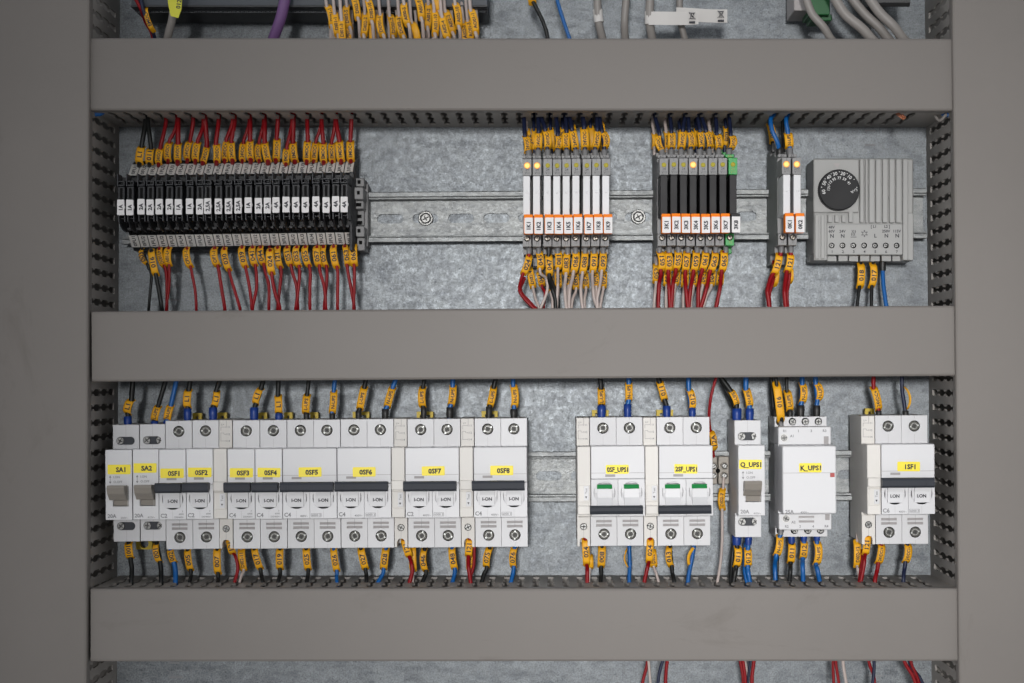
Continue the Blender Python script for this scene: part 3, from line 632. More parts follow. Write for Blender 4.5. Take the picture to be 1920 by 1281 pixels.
def breaker(name, nx, poles, label_box, rating, desc, up=True, aux_px=None, grp='circuit breakers marked with yellow labels', ontext='I-ON', sidebits=False, shift=0):
    """nx: photo px of nose left and right edge; aux_px (n0,n1)"""
    x0, x1 = nx; o, y = root2('circuit_breaker', x0, x1, desc, 'circuit breaker', grp)
    X0, X1 = XX(x0, DN)+.12, XX(x1, DN)-.12; pw = (X1-X0)/poles
    tox = [XC+(X0+pw*(i+.5))*S(DT) for i in range(poles)]
    for i in range(poles):
        m = MB(); a, b = X0+pw*i+(0 if i == 0 else .06), X0+pw*(i+1)-(0 if i == poles-1 else .06); c = (a+b)/2; cp = XC+c*S(DT)
        term_face(m, a, b, y, y+55, [cp], y+20)
        term_face(m, a, b, y+186, y+241, [cp+.5], y+219, vents=((cp-14, cp+15, y+192.5, y+196.5), (cp-14, cp+15, y+200, y+204.5)))
        m.box(a, b, ZZ(y+187, DT), ZZ(y+54, DT), 9, DT-.5, WHITE, 0)
        m.build('pole_housing', parent=o)
        # nose of this pole with the round toggle well
        m = MB(); xl = XC+c*S(DN); ytop = y+(121 if up else 116)
        zc = ZZ(y+(147 if up else 141), DN); r1 = 6.6
        out = [(a, ZZ(y+185, DN)), (b, ZZ(y+185, DN)), (b, ZZ(ytop, DN)), (a, ZZ(ytop, DN))]
        well = circ(c, zc, 7.0, 30)
        zlo, zhi = ZZ(y+(176 if up else 170), DN), ZZ(y+(122 if up else 117.5), DN)
        well = [(px_, max(zlo, min(zhi, pz_))) for px_, pz_ in well]
        m.plate(out, [well], DN-3.2, DN, WHITE, .2)
        m.box(a, b, ZZ(y+184.5, DN), ZZ(ytop, DN), DT-2, DN-3.2, WHITE, 0)
        # sloping side cheeks of the well
        for q in (-1, 1):
            m.xprism([(DN-3.2, zlo+1), (DN-.5, zlo+3), (DN+.6, zc), (DN-.3, zhi-.3), (DN-3.2, zhi-.3)], c+q*5.0, c+q*6.3, WHITE)
        m.box(c-.05, c+.05, ZZ(y+184, DN), ZZ(y+170, DN), DN-.2, DN+.06, VENT, 0) if up else None
        if up:
            if i == 0:
                m.ptext(rating, xl-16.5, y+178, DN, 7.5, m=MGREY, bold=.5)
            if poles == 1:
                m.ptext('230/400V~', xl+12.5, y+181, DN, 3.2, m=MGREY, maxw=19); m.ptext('6000', xl+16, y+175.3, DN, 3.2, m=MGREY)
                m.ptext('3', xl+18.5, y+170, DN, 3, m=MGREY)
            elif i == 0: m.ptext('400V~', xl+14.5, y+180.5, DN, 3.9, m=MGREY)
            else:
                m.ptext('6000 3', xl-13.5, y+179, DN, 4.2, m=MGREY)
                m.plate(rrect(XX(xl-23, DN), XX(xl-4, DN), ZZ(y+182.5, DN), ZZ(y+175.5, DN), .2, 1), [rrect(XX(xl-22.3, DN), XX(xl-4.7, DN), ZZ(y+182, DN), ZZ(y+176, DN), .1, 1)], DN-.1, DN+.06, MGREY)
        if up: m.box(c-4.9, c+4.9, ZZ(y+166.4, DN), ZZ(y+165.0, DN), DN-3.3, DN-1.2, HOLE_SHADE, 0)  # dark strip painted as the shadow under the toggle
        m.build('pole_front', parent=o)
        m = MB()
        if up:
            prof = [(DN-3.2, ZZ(y+121, DN)), (DN+5.2, ZZ(y+124, DN)), (DN+5.6, ZZ(y+127, DN)), (DN+2.6, ZZ(y+133, DN)), (DN+1.4, ZZ(y+143, DN)), (DN+1.2, ZZ(y+163, DN)), (DN-3.2, ZZ(y+165, DN))]
            m.xprism(prof, c-4.9, c+4.9, WHITE)
            m.ptext(ontext, xl, y+151, DN+1.55, 6.0, bold=.6)
        else:
            prof = [(DN-3.2, ZZ(y+124, DN)), (DN+.8, ZZ(y+126, DN)), (DN+1.4, ZZ(y+150, DN)), (DN+3.0, ZZ(y+158, DN)), (DN+5, ZZ(y+166, DN)), (DN-3.2, ZZ(y+170, DN))]
            m.xprism(prof, c-4.9, c+4.9, WHITE)
        tg = m.build('toggle', parent=o)
        if not up: m = MB(); m.pbox(xl-14.2, xl+14.2, y+126, y+134, DN-1, DN+1.35, GREENI, .2); m.build('green_indicator', parent=tg)
    m = MB(); m.box(X0, X1, ZZ(y+(120.5 if up else 115.5), DN), ZZ(y+54, DN), DT-2, DN, WHITE, .5)
    m.pbox(x0+.8, x1-.8, y+103.8, y+104.6, DN-.3, DN+.05, VENT, 0)
    wx = x0+(14.5 if poles == 1 else 17)+(10 if not up else 0)+shift; m.pbox(wx, wx+18.5, y+107, y+111.5, DN-.3, DN+.08, MGREY if False else VENT, 0)
    m.build('front_cover', parent=o)
    # linked slate bar
    m = MB(); ya, yb = (y+117, y+136) if up else (y+166, y+182); dd = DN+8; D = 10
    e = 1 if up else -1; xa = X0-(1.3 if poles == 1 else 1.0); xb = X1-(2.0 if poles == 1 else 1.7)
    f = lambda yy: ZZ(yy, dd)
    if up: prof = [(DN+.1, f(y+119)), (dd-2.2, f(ya)), (dd-.6, f(ya+1.5)), (dd, f(ya+5)), (dd-.4, f(yb-4)), (dd-1.8, f(yb)), (dd-4, f(yb)), (DN+.1, f(yb-6))]
    else: prof = [(DN+.1, f(y+167)), (dd-3, f(ya)), (dd-.6, f(ya+4)), (dd, f(ya+10)), (dd-1.0, f(yb)), (DN+.1, f(yb))]
    if poles == 1: m.xprism(prof, xa, xb, BAR)
    else:
        m.xprism(prof, xa, xa+5, BAR); m.xprism([(q[0]-.35 if q[0] > DN+1 else q[0], q[1]) for q in prof], xa+5, xb-5, BAR); m.xprism(prof, xb-5, xb, BAR)
    if poles == 1: m.xprism([(q[0]+.3, q[1]) for q in prof if q[0] > DN+1], xa-.05, xa+1, BAR); m.xprism([(q[0]+.3, q[1]) for q in prof if q[0] > DN+1], xb-1, xb+.05, BAR)
    m.build('handle_bar', parent=o)
    for x in tox:
        m = MB(); m.screw(XX(x, DT), ZZ(y+20, DT), DT-.5, 3.5); m.build('terminal_screw', parent=o)
        m = MB(); m.screw(XX(x+.5, DT), ZZ(y+219, DT), DT-.5, 3.5); m.build('terminal_screw', parent=o)
    sticker(o, name, *label_box, DN)
    if aux_px:
        a = MB(); aux(o, 0, 0, aux_px[0], aux_px[1], 0, 0, y2((aux_px[0]+aux_px[1])/2), up)
    return o

def isolator(name, nx, label_box, desc, left2, volt, xoff=0):
    x0, x1 = nx; o, y = root2('isolator_switch', x0, x1, desc, 'isolator switch', 'isolator switches with taupe toggles')
    X0, X1 = XX(x0, DN)+.15, XX(x1, DN)-.15; c = (X0+X1)/2; cp = XC+c*S(DT)
    m = MB()
    for ya, yb, ys in ((y+7, y+55, y+37), (y+185, y+226, y+197)):
        ZA, ZB = ZZ(ya, DT), ZZ(yb, DT); h = rrect(XX(cp-18, DT), XX(cp+16, DT), ZZ(ys+7.5, DT), ZZ(ys-7.5, DT), 2.55, 6)
        m.box(X0, X1, ZB, ZA, 9, DT-3, WHITE, 0); m.plate([(X0, ZB), (X1, ZB), (X1, ZA), (X0, ZA)], [h], DT-3, DT, WHITE, .25)
        m.prism(rrect(XX(cp-16, DT), XX(cp+17.8, DT), ZZ(ys+7.3, DT), ZZ(ys-7.3, DT), 2.5, 6), DT-3, DT-.7, BAR)
        m.box(c-.06, c+.06, ZB, ZZ(ys+8, DT), DT-.2, DT+.05, VENT, 0); m.box(c-.06, c+.06, ZZ(ys-8, DT), ZA, DT-.2, DT+.05, VENT, 0)
    m.box(X0, X1, ZZ(y+186, DT), ZZ(y+54, DT), 9, DT-1, WHITE, 0)
    hole = [(c-3.9, ZZ(y+160, DN)), (c+6.2, ZZ(y+160, DN)), (c+6.2, ZZ(y+122, DN)), (c-3.9, ZZ(y+122, DN))]
    m.plate([(X0, ZZ(y+185.5, DN)), (X1, ZZ(y+185.5, DN)), (X1, ZZ(y+54, DN)), (X0, ZZ(y+54, DN))], [hole], DN-6, DN, WHITE, .35)
    m.box(X0, X1, ZZ(y+185, DN), ZZ(y+54.5, DN), DT-2, DN-6, WHITE, 0)
    m.box(X1-3.2, X1-3.05, ZZ(y+184, DN), ZZ(y+55, DN), DN-.2, DN+.05, LABG, 0)
    xl = XC+c*S(DN)
    m.ptext('20A', xl-13, y+178, DN, 6.8, m=MGREY, bold=.5); m.ptext(volt, xl+10, y+181.5, DN, 3.6, m=MGREY)
    m.ptext('I.ON', xl-4, y+105, DN, 4.2, m=MGREY); m.ptext('O.OFF', xl-1.5, y+114, DN, 4.2, m=MGREY)
    ax = XX(xl-16, DN); m.box(ax-.15, ax+.15, ZZ(y+114, DN), ZZ(y+105, DN), DN-.1, DN+.06, MGREY, 0)
    for q, yy in ((1, 103.5), (-1, 116)):
        z = ZZ(y+yy, DN); m.prism([(ax-.8, z-q*.9), (ax+.8, z-q*.9), (ax, z+q*.6)], DN-.1, DN+.07, MGREY)
    m.build('housing', parent=o)
    for ys in (y+37, y+197):
        for k, dx in ((0, -11), (1, 13.5)):
            if left2 == 1 and k: continue
            m = MB(); m.screw(XX(cp+dx, DT), ZZ(ys, DT), DT-.1, 2.6, STEEL, R.uniform(0, 1.5), 'ph'); m.build('terminal_screw', parent=o)
    m = MB(); xa, xb = c-5.6, c+5.9; f = lambda yy, d: ZZ(y+yy, d)
    m.xprism([(DN-6, f(121, DN)), (DN+9, f(121, DN+9)), (DN+10, f(126, DN+10)), (DN+8, f(137, DN+8)), (DN+5.5, f(141, DN+5)), (DN+2.5, f(148, DN+2)), (DN-4, f(149, DN))], xa, xb-.3, TOGG)
    m.xprism([(DN-6, f(146, DN)), (DN-1.0, f(149, DN)), (DN-1.6, f(159, DN)), (DN-6, f(159.5, DN))], c-3.7, c+6.0, TOGG)
    m.build('toggle', parent=o)
    sticker(o, name, *label_box, DN)
    return o

isolator('SA1', (197, 248), (202, 245, 871, 889), 'white isolator switch SA1, leftmost in the breaker row', 1, '250V~')
isolator('SA2', (249, 298), (251, 294, 869, 887), 'white isolator switch SA2 with brown toggle, between SA1 and 0SF1', 2, '415V~')
B = {}
T = 'white single pole circuit breaker with yellow label '; T2 = 'white two pole circuit breaker with yellow label '
breaker('0SF1', (298, 349), 1, (301, 345, 878, 896), 'C2', T+'0SF1')
breaker('0SF2', (349.3, 400), 1, (353, 397, 877, 895), 'C2', T+'0SF2', aux_px=(400, 425.7))
breaker('0SF3', (426.2, 478), 1, (431, 474.5, 877.5, 895), 'C4', T+'0SF3')
breaker('0SF4', (478.2, 529.5), 1, (483, 526, 877, 894.5), 'C4', T+'0SF4')
breaker('0SF5', (529.8, 631.6), 2, (560, 603, 876, 894), 'C4', T2+'0SF5')
breaker('0SF6', (632.2, 733.6), 2, (661.5, 704.5, 876, 894), 'C4', T2+'0SF6', aux_px=(733.9, 759.2))
breaker('0SF7', (759.8, 861.2), 2, (791, 834, 874, 891.5), 'C2', T2+'0SF7', aux_px=(861.5, 887.3))
breaker('0SF8', (888, 988.6), 2, (919.5, 962.5, 873, 891), 'C4', T2+'0SF8')
breaker('0SF_UPS1', (1108, 1209.4), 2, (1136, 1179, 872, 889), '', T2+'0SF_UPS1 and green indicators', up=False, aux_px=(1082.5, 1107.6))
breaker('2SF_UPS1', (1235.6, 1337), 2, (1264.5, 1308, 870.5, 888), '', T2+'2SF_UPS1 and green indicators', up=False, aux_px=(1209.8, 1235))
isolator('Q_UPS1', (1384, 1434.5), (1386, 1428.5, 862, 879.5), 'white isolator switch Q_UPS1 with brown toggle, right of the green indicators', 2, '415V~')
breaker('1SF1', (1652.5, 1753), 2, (1682.5, 1725, 866, 884), 'C6', T2+'1SF1, rightmost in its row', ontext='I.ON', aux_px=(1626, 1652))
for o in list(bpy.data.objects):
    if o.parent is None and o.get('category') == 'circuit breaker':
        lab = o['label']
        q = {'0SF1': (362, 379), '0SF2': (408, 426), '0SF3': (485, 501), '0SF4': (533, 549), '0SF5': (582, 597), '0SF6': (662, 693), '0SF7': (782, 813), '0SF8': (904, 934),
             '0SF_UPS1': (1111, 1142), '2SF_UPS1': (1232, 1263), '1SF1': (1623, 1640)}
        for k, (a, b) in q.items():
            if (k+' ') in lab+' ' or (k+',') in lab:
                m = MB(); y = y2((a+b)/2)-14; d = 14
                m.plate([(XX(a, d), ZZ(y, d)), (XX(b, d), ZZ(y, d)), (XX(b, d), ZZ(y+26, d)), (XX(b-6, d), ZZ(y+26, d)), (XX(b-6, d), ZZ(y+6, d)), (XX(a+6, d), ZZ(y+6, d)), (XX(a+6, d), ZZ(y+26, d)), (XX(a, d), ZZ(y+26, d))], [], 9, 14, YCLIP)
                m.build('rail_latch', parent=o); break
    if o.parent is None and o.get('category') == 'isolator switch' and ('SA1' in o['label']) and 'SA2' not in o['label']: lower_clip(o, 254, 284, 1005, 1030)

# contactor
o, y = root2('contactor', 1467, 1568, 'wide white contactor with yellow label K_UPS1', 'contactor')
X0, X1 = XX(1467.5, 78), XX(1568, 78); f = lambda yy, d: ZZ(yy, d)
m = MB(); d3 = 40
for ya, yb, ys in ((782, 800, 791), (990, 1005, 995)):
    xs = [1486.5, 1510.5, 1535] if ys < 900 else [1489, 1514, 1538]
    m.box(X0, X1, f(yb+2, d3), f(ya, d3), 9, d3-3, WHITE, 0)
    m.plate([(X0, f(yb+2, d3)), (X1, f(yb+2, d3)), (X1, f(ya, d3)), (X0, f(ya, d3))], [circ(XX(x, d3), f(ys, d3), 2.5, 18) for x in [1462.5]+xs], d3-3, d3, WHITE, .2)
    for x in xs: m.disc(XX(x, d3), f(ys, d3), 2.45, d3-3, d3-2.2, HOLE_SHADE, 16)
d2 = 58
m.box(X0, X1, f(834.5, d2), f(801, d2), 9, d2, WHITE, .6); m.box(X0, X1, f(994, d2), f(963.5, d2), 9, d2, WHITE, .6)
m.box(X0, X1, f(1004, 38), f(783, 38), 9, 37, WHITE, .2); m.box(X0, X1, f(964, d2), f(834, d2), 9, 56, WHITE, 0)
m.box(X0, X1, f(964, 78), f(837, 78), 54, 78, WHITE, .8)
m.pbox(1468, 1567, 887, 887.8, 77.8, 78.05, VENT, 0)
m.pbox(1545, 1554, 819, 833.6, d2-.3, d2+.08, VENT, 0); m.pbox(1546.5, 1555, 965, 976, d2-.3, d2+.08, VENT, 0)
m.pbox(1497, 1526, 968, 971.5, d2-.3, d2+.08, VENT, 0); m.pbox(1497, 1526, 976.5, 980.5, d2-.3, d2+.08, VENT, 0); m.pbox(1497, 1526, 972, 976, d2-.3, d2+.3, WHITE, .2)
for t, x, yy in (('R1', 1471.5, 808.5), ('1', 1497.5, 808.5), ('3', 1521.5, 808.5), ('R3', 1546.5, 808.5), ('A1', 1485, 818), ('A2', 1487, 979.5), ('R2', 1474.5, 987.5), ('2', 1499.5, 987.5), ('4', 1524, 987.5), ('R4', 1549, 987.5)):
    m.ptext(t, x, yy, d2, 4.6, m=MGREY, bold=.5)
m.ptext('25A', 1480, 960, 78, 6.6, m=MGREY, bold=.5); m.ptext('400V~', 1508, 961.3, 78, 4.0, m=MGREY)
m.build('housing', parent=o)
for x, yy, d, r in ((1487, 791.5, d3, 2.2), (1511, 791.5, d3, 2.2), (1535.5, 791.5, d3, 2.2), (1490, 995, d3, 2.2), (1514.5, 995, d3, 2.2), (1538, 995, d3, 2.2), (1470.5, 821.5, d2, 2.3), (1473.5, 973, d2, 2.3)):
    m = MB(); m.ring(XX(x, d), f(yy, d), r, r+.55, d-.4, d+.1, LABG, 18) if d == d2 else None
    m.screw(XX(x, d), f(yy, d), d-.4 if d == d3 else d+.2, r, STEEL, None, 'ph'); m.build('terminal_screw', parent=o)
m = MB(); m.pbox(1556.5, 1565, 888, 895.5, 77.7, 78.2, REDP, .1); m.build('state_flag', parent=o)
sticker(o, 'K_UPS1', 1498.5, 1540.5, 869, 886.5, 78)

# beige connector strip between 2SF_UPS1 and Q_UPS1
o = thing('connector_strip', (XX(1356, 20), 0, ZZ(882, 20)), 'beige screw connector strip between breaker 2SF_UPS1 and isolator Q_UPS1', 'connector strip')
BE = mat('beige_nylon', (.34, .31, .27), .5); m = MB(); d = 22
for k, x0 in enumerate((1325, 1347)):
    m.pbox(x0, x0+20, 856, 908, 8, d, BE, .6)
for x in (1338.5, 1358.5):
    for yy in (874, 892): m.disc(XX(x, d+2.5), ZZ(yy, d+2.5), 2.6, d-.5, d+2.5, BE, 18, .3); m.disc(XX(x, d+2.6), ZZ(yy, d+2.6), 2.0, d, d+2.56, HOLE_SHADE, 16)
m.disc(XX(1346, d), ZZ(883, d), 1.6, d-1, d+.3, HOLE_SHADE, 14); m.build('strip_body', parent=o)
for x in (1338.5, 1358.5):
    for yy in (874, 892): m = MB(); m.screw(XX(x, d+2.5), ZZ(yy, d+2.5), d+2.7, 1.7, STEEL, None, 'slot'); m.build('terminal_screw', parent=o)
# ------------------------------------------------ wires with their tags
def tag(parent, A, B, dd, text, bow=0.0, w=14.0, r=1.2, lift=None, th=None, big=None):
    """slotted amber tag threaded on its wire; A top, B bottom (px); bow px sideways; the wire runs over both ends"""
    a = PT((A[0], A[1]), dd); b = PT((B[0], B[1]), dd); ax = (a-b); L = ax.length; t = ax/L; side = Vector((-1, 0, 0)); side = (side-t*side.dot(t)).normalized()
    k = 1/S(dd); W2 = w*k/2; bo = -bow*k; N = 18
    def pos(u, v, off=0.0):         # u 0..1 from the bottom, v -1..1 (towards text top)
        s4 = 4*u*(1-u)
        if u < .17 or u > .83: e = min(u, 1-u)/.17; h = -(r+.9)+(2*r+1.5)*(3*e*e-2*e**3)*1.0
        else: h = r+.6+(.9*math.sin(math.pi*(u-.17)/.66))
        p = b+t*(L*u)+side*(bo*s4+v*W2)
        tilt = bow*.05*s4
        return p+Vector((0, -(h-.22*v*v+off-tilt*v*1.0), 0))
    m = MB(); vs = []; NV = 5
    for i in range(N+1):
        u = i/N; e = min(u, 1-u); ww = 1.0 if e > .05 else .72+.28*(e/.05)
        for j in range(NV): vs.append(pos(u, (-1+2*j/(NV-1))*ww))
    n0 = len(vs); vs += [v+Vector((0, .35, 0)) for v in vs[:n0]]
    fs = []
    for i in range(N):
        for j in range(NV-1):
            q = i*NV+j; fs.append((q, q+1, q+NV+1, q+NV)); q += n0; fs.append((q+NV, q+NV+1, q+1, q))
        for j in (0, NV-1):
            q = i*NV+j; fs.append((q, q+NV, q+NV+n0, q+n0) if j == 0 else (q+NV, q, q+n0, q+NV+n0))
    for j in range(NV-1):
        fs.append((j+1, j, j+n0, j+1+n0)); q = N*NV+j; fs.append((q, q+1, q+1+n0, q+n0))
    m.add(vs, fs, YTAG, True)
    if text:
        tv, tf, tw = text_geo(text, .5); num = big if big is not None else (len(text) <= 3 or text.isdigit())
        h = (8.4 if num else 6.3)*k; avail = L*(.62 if not num else .56); kx = min(h/.7*(1.15 if num else 1.0), avail/tw)
        m.add([pos(.5+(v.x*kx)/L, v.y*(h/.7)/W2, .26) for v in tv], tf, PRINT)
    return m.build('wire_tag', parent=parent)

HIDE = []
def wire(col, w, pts, label, d=42, tags=(), fer=None, group=None, kind='wire', n=6, curl=None):
    P3 = [PT(p, d) for p in pts]; sp = spline(P3, n); r = w/2/S(d)
    m = MB(); m.tube(sp, r, WC[col], 10)
    org = P3[len(P3)//2]
    o = m.build(kind, loc=org); o['label'] = label; o['category'] = 'wire' if kind == 'wire' else 'cable'
    if group: o['group'] = group
    for tg in tags: tag(o, (tg[0], tg[1]), (tg[2], tg[3]), tg[7] if len(tg) > 7 else d, tg[4], tg[5] if len(tg) > 5 else 0, tg[6] if len(tg) > 6 else 14, r)
    if fer:
        fx0, fx1, fy0, fy1, fc = fer[:5]; fd = fer[5] if len(fer) > 5 else d; xb = fer[6] if len(fer) > 6 else fx0
        m = MB(); c0 = PT(((fx0+fx1)/2, fy0), fd); c1 = PT(((fx0+fx1)/2+(xb-fx0), fy1), fd); rr = (fx1-fx0)/2/S(fd)
        if fc == 'blue' or fc == 'black': m.tube([c0, c0*.97+c1*.03, c0*.5+c1*.5, c1], [rr*.86, rr, rr*1.02, rr*.9], FER[fc], 16)
        else: m.tube([c0, c0*.96+c1*.04, c1], [rr*.9, rr, rr], FER[fc], 16)
        m.build('ferrule', parent=o)
    return o

def up(x, y, k=26): return (x, y-k)

# row one, red and black wires above the fuses
rows = [('black', (273, 226), (266, 273), (261, 309), 'L1', 10, 15), ('black', (277, 226), (283, 277), (280, 309), '011', 9, 15), ('red', (311, 230), (301, 277), (297, 309), 0, 8, 13.5),
        ('red', (331, 236), (318, 265), (315, 303), 0, 7.5, 14), ('red', (334, 226), (334, 267), (333, 305), 0, 10, 14), ('red', (362, 230), (357, 263), (351, 302), 0, 8, 13),
        ('red', (381, 236), (371, 265), (366, 303), 0, 8, 14), ('red', (385, 226), (388, 273), (380, 307), 0, 10, 12.5), ('red', (410, 226), (405, 268), (406, 306), 0, 9, 14), ('red', (436, 230), (425, 262), (421, 303), 0, 8, 12),
        ('red', (440, 226), (434, 264), (436, 303), 0, 9, 14), ('red', (467, 232), (457, 266), (454, 303), 0, 7, 13), ('red', (469, 226), (469, 261), (470, 302), 0, 9.5, 14), ('red', (494, 232), (486, 267), (486, 303), 0, 7, 12),
        ('red', (496, 226), (496, 265), (503, 305), 0, 10, 14), ('red', (521, 226), (519, 258), (517, 303), 0, 9, 14), ('red', (547, 234), (538, 277), (536, 309), 1, 7.5, 13), ('red', (550, 226), (549, 265), (553, 305), 1, 10, 15),
        ('red', (576, 226), (577, 262), (575, 305), 1, 8.5, 14), ('red', (602, 234), (593, 265), (588, 304), 1, 7, 14), ('red', (603, 226), (606, 266), (607, 306), 1, 8.5, 14), ('red', (628, 234), (622, 267), (623, 305), 1, 7, 13),
        ('red', (630, 226), (636, 262), (640, 304), 1, 9, 15), ('red', (659, 226), (657, 262), (658, 304), 1, 8.5, 15)]
for i, (c, s, A, B_, t, w, tw) in enumerate(rows):
    txt = t if isinstance(t, str) else ('24VDC+' if t == 0 else 'EMDC+'); dd = 40-(i % 2)*2.5 if t in (0, 1) else 40
    bow = {3: -1.5, 5: -2, 7: 2.5, 8: 3, 9: 0, 13: -2, 15: 2, 4: 1}.get(i, 0)
    wire(c, w*.92, [(s[0], s[1]-24, 38), (s[0], s[1], 38), ((s[0]+A[0])/2, (s[1]+A[1])/2+1, dd), (A[0], A[1]-2, dd), (A[0]*.8+B_[0]*.2, A[1]*.8+B_[1]*.2, dd), (B_[0]*.85+A[0]*.15, B_[1]*.85+A[1]*.15, dd), (B_[0]-.2, B_[1]+2, dd-4), (B_[0]-.3, B_[1]+7, 26), (B_[0]-.5, B_[1]+14, 22)],
         '%s wire tagged %s entering fuse terminal %s from above' % (c, txt, FU[i]), dd, [(A[0], A[1], B_[0], B_[1], txt, bow, tw)], group='tagged wires above the fuse terminals')

# row one, wires below the fuses
fb = [('black', 5.5, (269, 463), (266, 465, 277, 497), '003', -5, 9, (284, 515), (279, 575), 34), ('black', 8, (284, 463), (283, 466, 293, 519), '016', 0, 13, (298, 545), (303, 575), 44),
      ('red', 6, (299, 462), (298, 464, 309, 501), 'DO01-L+', -2, 13, (313, 535), (313, 575), 36), ('red', 5.5, (316, 462), (316, 463, 317, 500), 'AI01-L+', -2, 14, (317, 535), (312, 575), 38),
      ('red', 5.5, (350, 461), (350, 463, 358, 503), 'CPU1-1', -3, 13, (366, 545), (368, 575), 38), ('red', 6.8, (402, 461), (402, 463, 409, 501), 'OP1-1', -3, 14, (416, 545), (421, 575), 38),
      ('red', 5.8, (420, 461), (420, 463, 430, 509), '030', -2, 12.5, (440, 545), (449, 575), 40), ('red', 6, (453, 460), (453, 461, 461, 503), '039', -2, 13, (468, 540), (472, 575), 38),
      ('red', 6, (473, 460), (473, 461, 479, 500), '041', -2, 13, (481, 540), (474, 575), 38), ('red', 6, (488, 460), (488, 461, 495, 498), '044', -2, 12.5, (504, 535), (504, 575), 36),
      ('red', 6.5, (505, 458), (506, 465, 510, 516), '024', -1, 14, (516, 550), (524, 575), 48), ('red', 6, (520, 459), (520, 461, 526, 504), '121', -2, 13, (524, 545), (521, 575), 38),
      ('red', 6, (538, 459), (538, 461, 546, 500), '051', -2, 13, (556, 538), (558, 575), 38), ('red', 6, (556, 459), (556, 460, 561, 502), '053', -3, 12.5, (559, 545), (555, 575), 40),
      ('red', 6, (572, 459), (572, 460, 580, 501), '055', -3, 12.5, (581, 540), (581, 575), 38), ('red', 6, (593, 459), (594, 460, 599, 501), '057', -2, 14, (608, 538), (611, 575), 38),
      ('red', 6, (607, 459), (606, 460, 612, 502), '059', -3, 12, (611, 545), (608, 575), 35), ('red', 6, (625, 458), (625, 459, 632, 504), '061', -2, 13, (633, 545), (633, 575), 38),
      ('red', 6, (647, 457), (646, 459, 651, 500), '063', 2, 11, (659, 545), (664, 575), 37), ('red', 6, (662, 457), (662, 457, 664, 500), '065', 0, 15, (664, 545), (663, 575), 40)]
for c, w, s, tg, txt, bow, tw, p1, p2, dd in fb:
    sl = (tg[2]-tg[0])/(tg[3]-tg[1])
    wire(c, w, [(s[0], s[1]-9, 22), (s[0], s[1]-2, 28), (tg[0]*.97+tg[2]*.03, tg[1]+1, min(dd, 33)), (tg[0]*.9+tg[2]*.1, tg[1]*.9+tg[3]*.1, dd), (tg[0]*.8+tg[2]*.2, tg[1]*.8+tg[3]*.2, dd), (tg[0]*.2+tg[2]*.8, tg[1]*.2+tg[3]*.8, dd), (tg[2]+sl*8, tg[3]+8, dd), (*p1, dd), (*p2, dd), (p2[0]+(p2[0]-p1[0])*.2, p2[1]+14, dd-4)],
         '%s wire tagged %s hanging below the fuse terminals' % (c, txt), dd, [(*tg, txt, bow, tw)], group='tagged wires below the fuse terminals')

# relays 1K, above
for i, (s, A, Bq, bow, fx, tw) in enumerate([((982, 214), (984, 253), (988, 288), 3, 991, 12), ((1009, 212), (1010, 246), (1009, 282), 0, 1009, 15), ((1013, 214), (1022, 242), (1026, 281), 3, 1027, 14),
        ((1042, 214), (1046, 252), (1045, 282), 3, 1046, 13), ((1061, 214), (1062, 245), (1062, 282), -1, 1062.5, 14), ((1067, 212), (1072, 241), (1079, 282), 1, 1080, 14.5), ((1092, 210), (1095, 237), (1097, 282), 0, 1097, 15.5),
        ((1119, 212), (1120, 242), (1115, 281), 2, 1116, 14), ((1123, 213), (1128, 245), (1134, 280), 6, 1133, 12)]):
    wire('navy blue', 8 if i != 6 else 9, [(s[0], s[1]-22, 46), (s[0], s[1], 46), ((s[0]+A[0])/2, (s[1]+A[1])/2, 50), (A[0], A[1]-2, 55), (A[0]*.75+Bq[0]*.25, A[1]*.75+Bq[1]*.25, 55), (Bq[0]*.85+A[0]*.15, Bq[1]*.85+A[1]*.15, 55), (fx, 284, 55), (fx, 293, 55)],
         'navy wire tagged 24VDC- entering the top of relay 1K%d' % (i+1), 55, [(*A, *Bq, '24VDC-', bow, tw)], (fx-5.5, fx+5.5, 281, 295, 'grey'), 'navy wires above the white relays')
for i, (A, Bq, t, nm) in enumerate([((987, 240), (995, 287), 'J02', '1K1'), ((1001, 240), (1002, 286), '', '1K2'), ((1032, 238), (1034, 285), '', '1K3'), ((1055, 237), (1055, 280), '083', '1K5'), ((1073, 232), (1076, 282), '', '1K6'), ((1107, 234), (1110, 283), '', '1K8'), ((1126, 226), (1131, 282), '', '1K9')]):
    wire('navy blue' if i else 'white', 6, [(A[0], A[1]-34, 30), (A[0], A[1]-8, 32), (A[0], A[1], 34), ((A[0]+Bq[0])/2, (A[1]+Bq[1])/2, 34), (*Bq, 34), (Bq[0], Bq[1]+12, 34)],
         '%s wire with half hidden tag behind the front tag of relay %s' % ('navy' if i else 'white', nm), 34, [(*A, *Bq, t, 1.5, 11)], group='second layer of wires above the white relays')
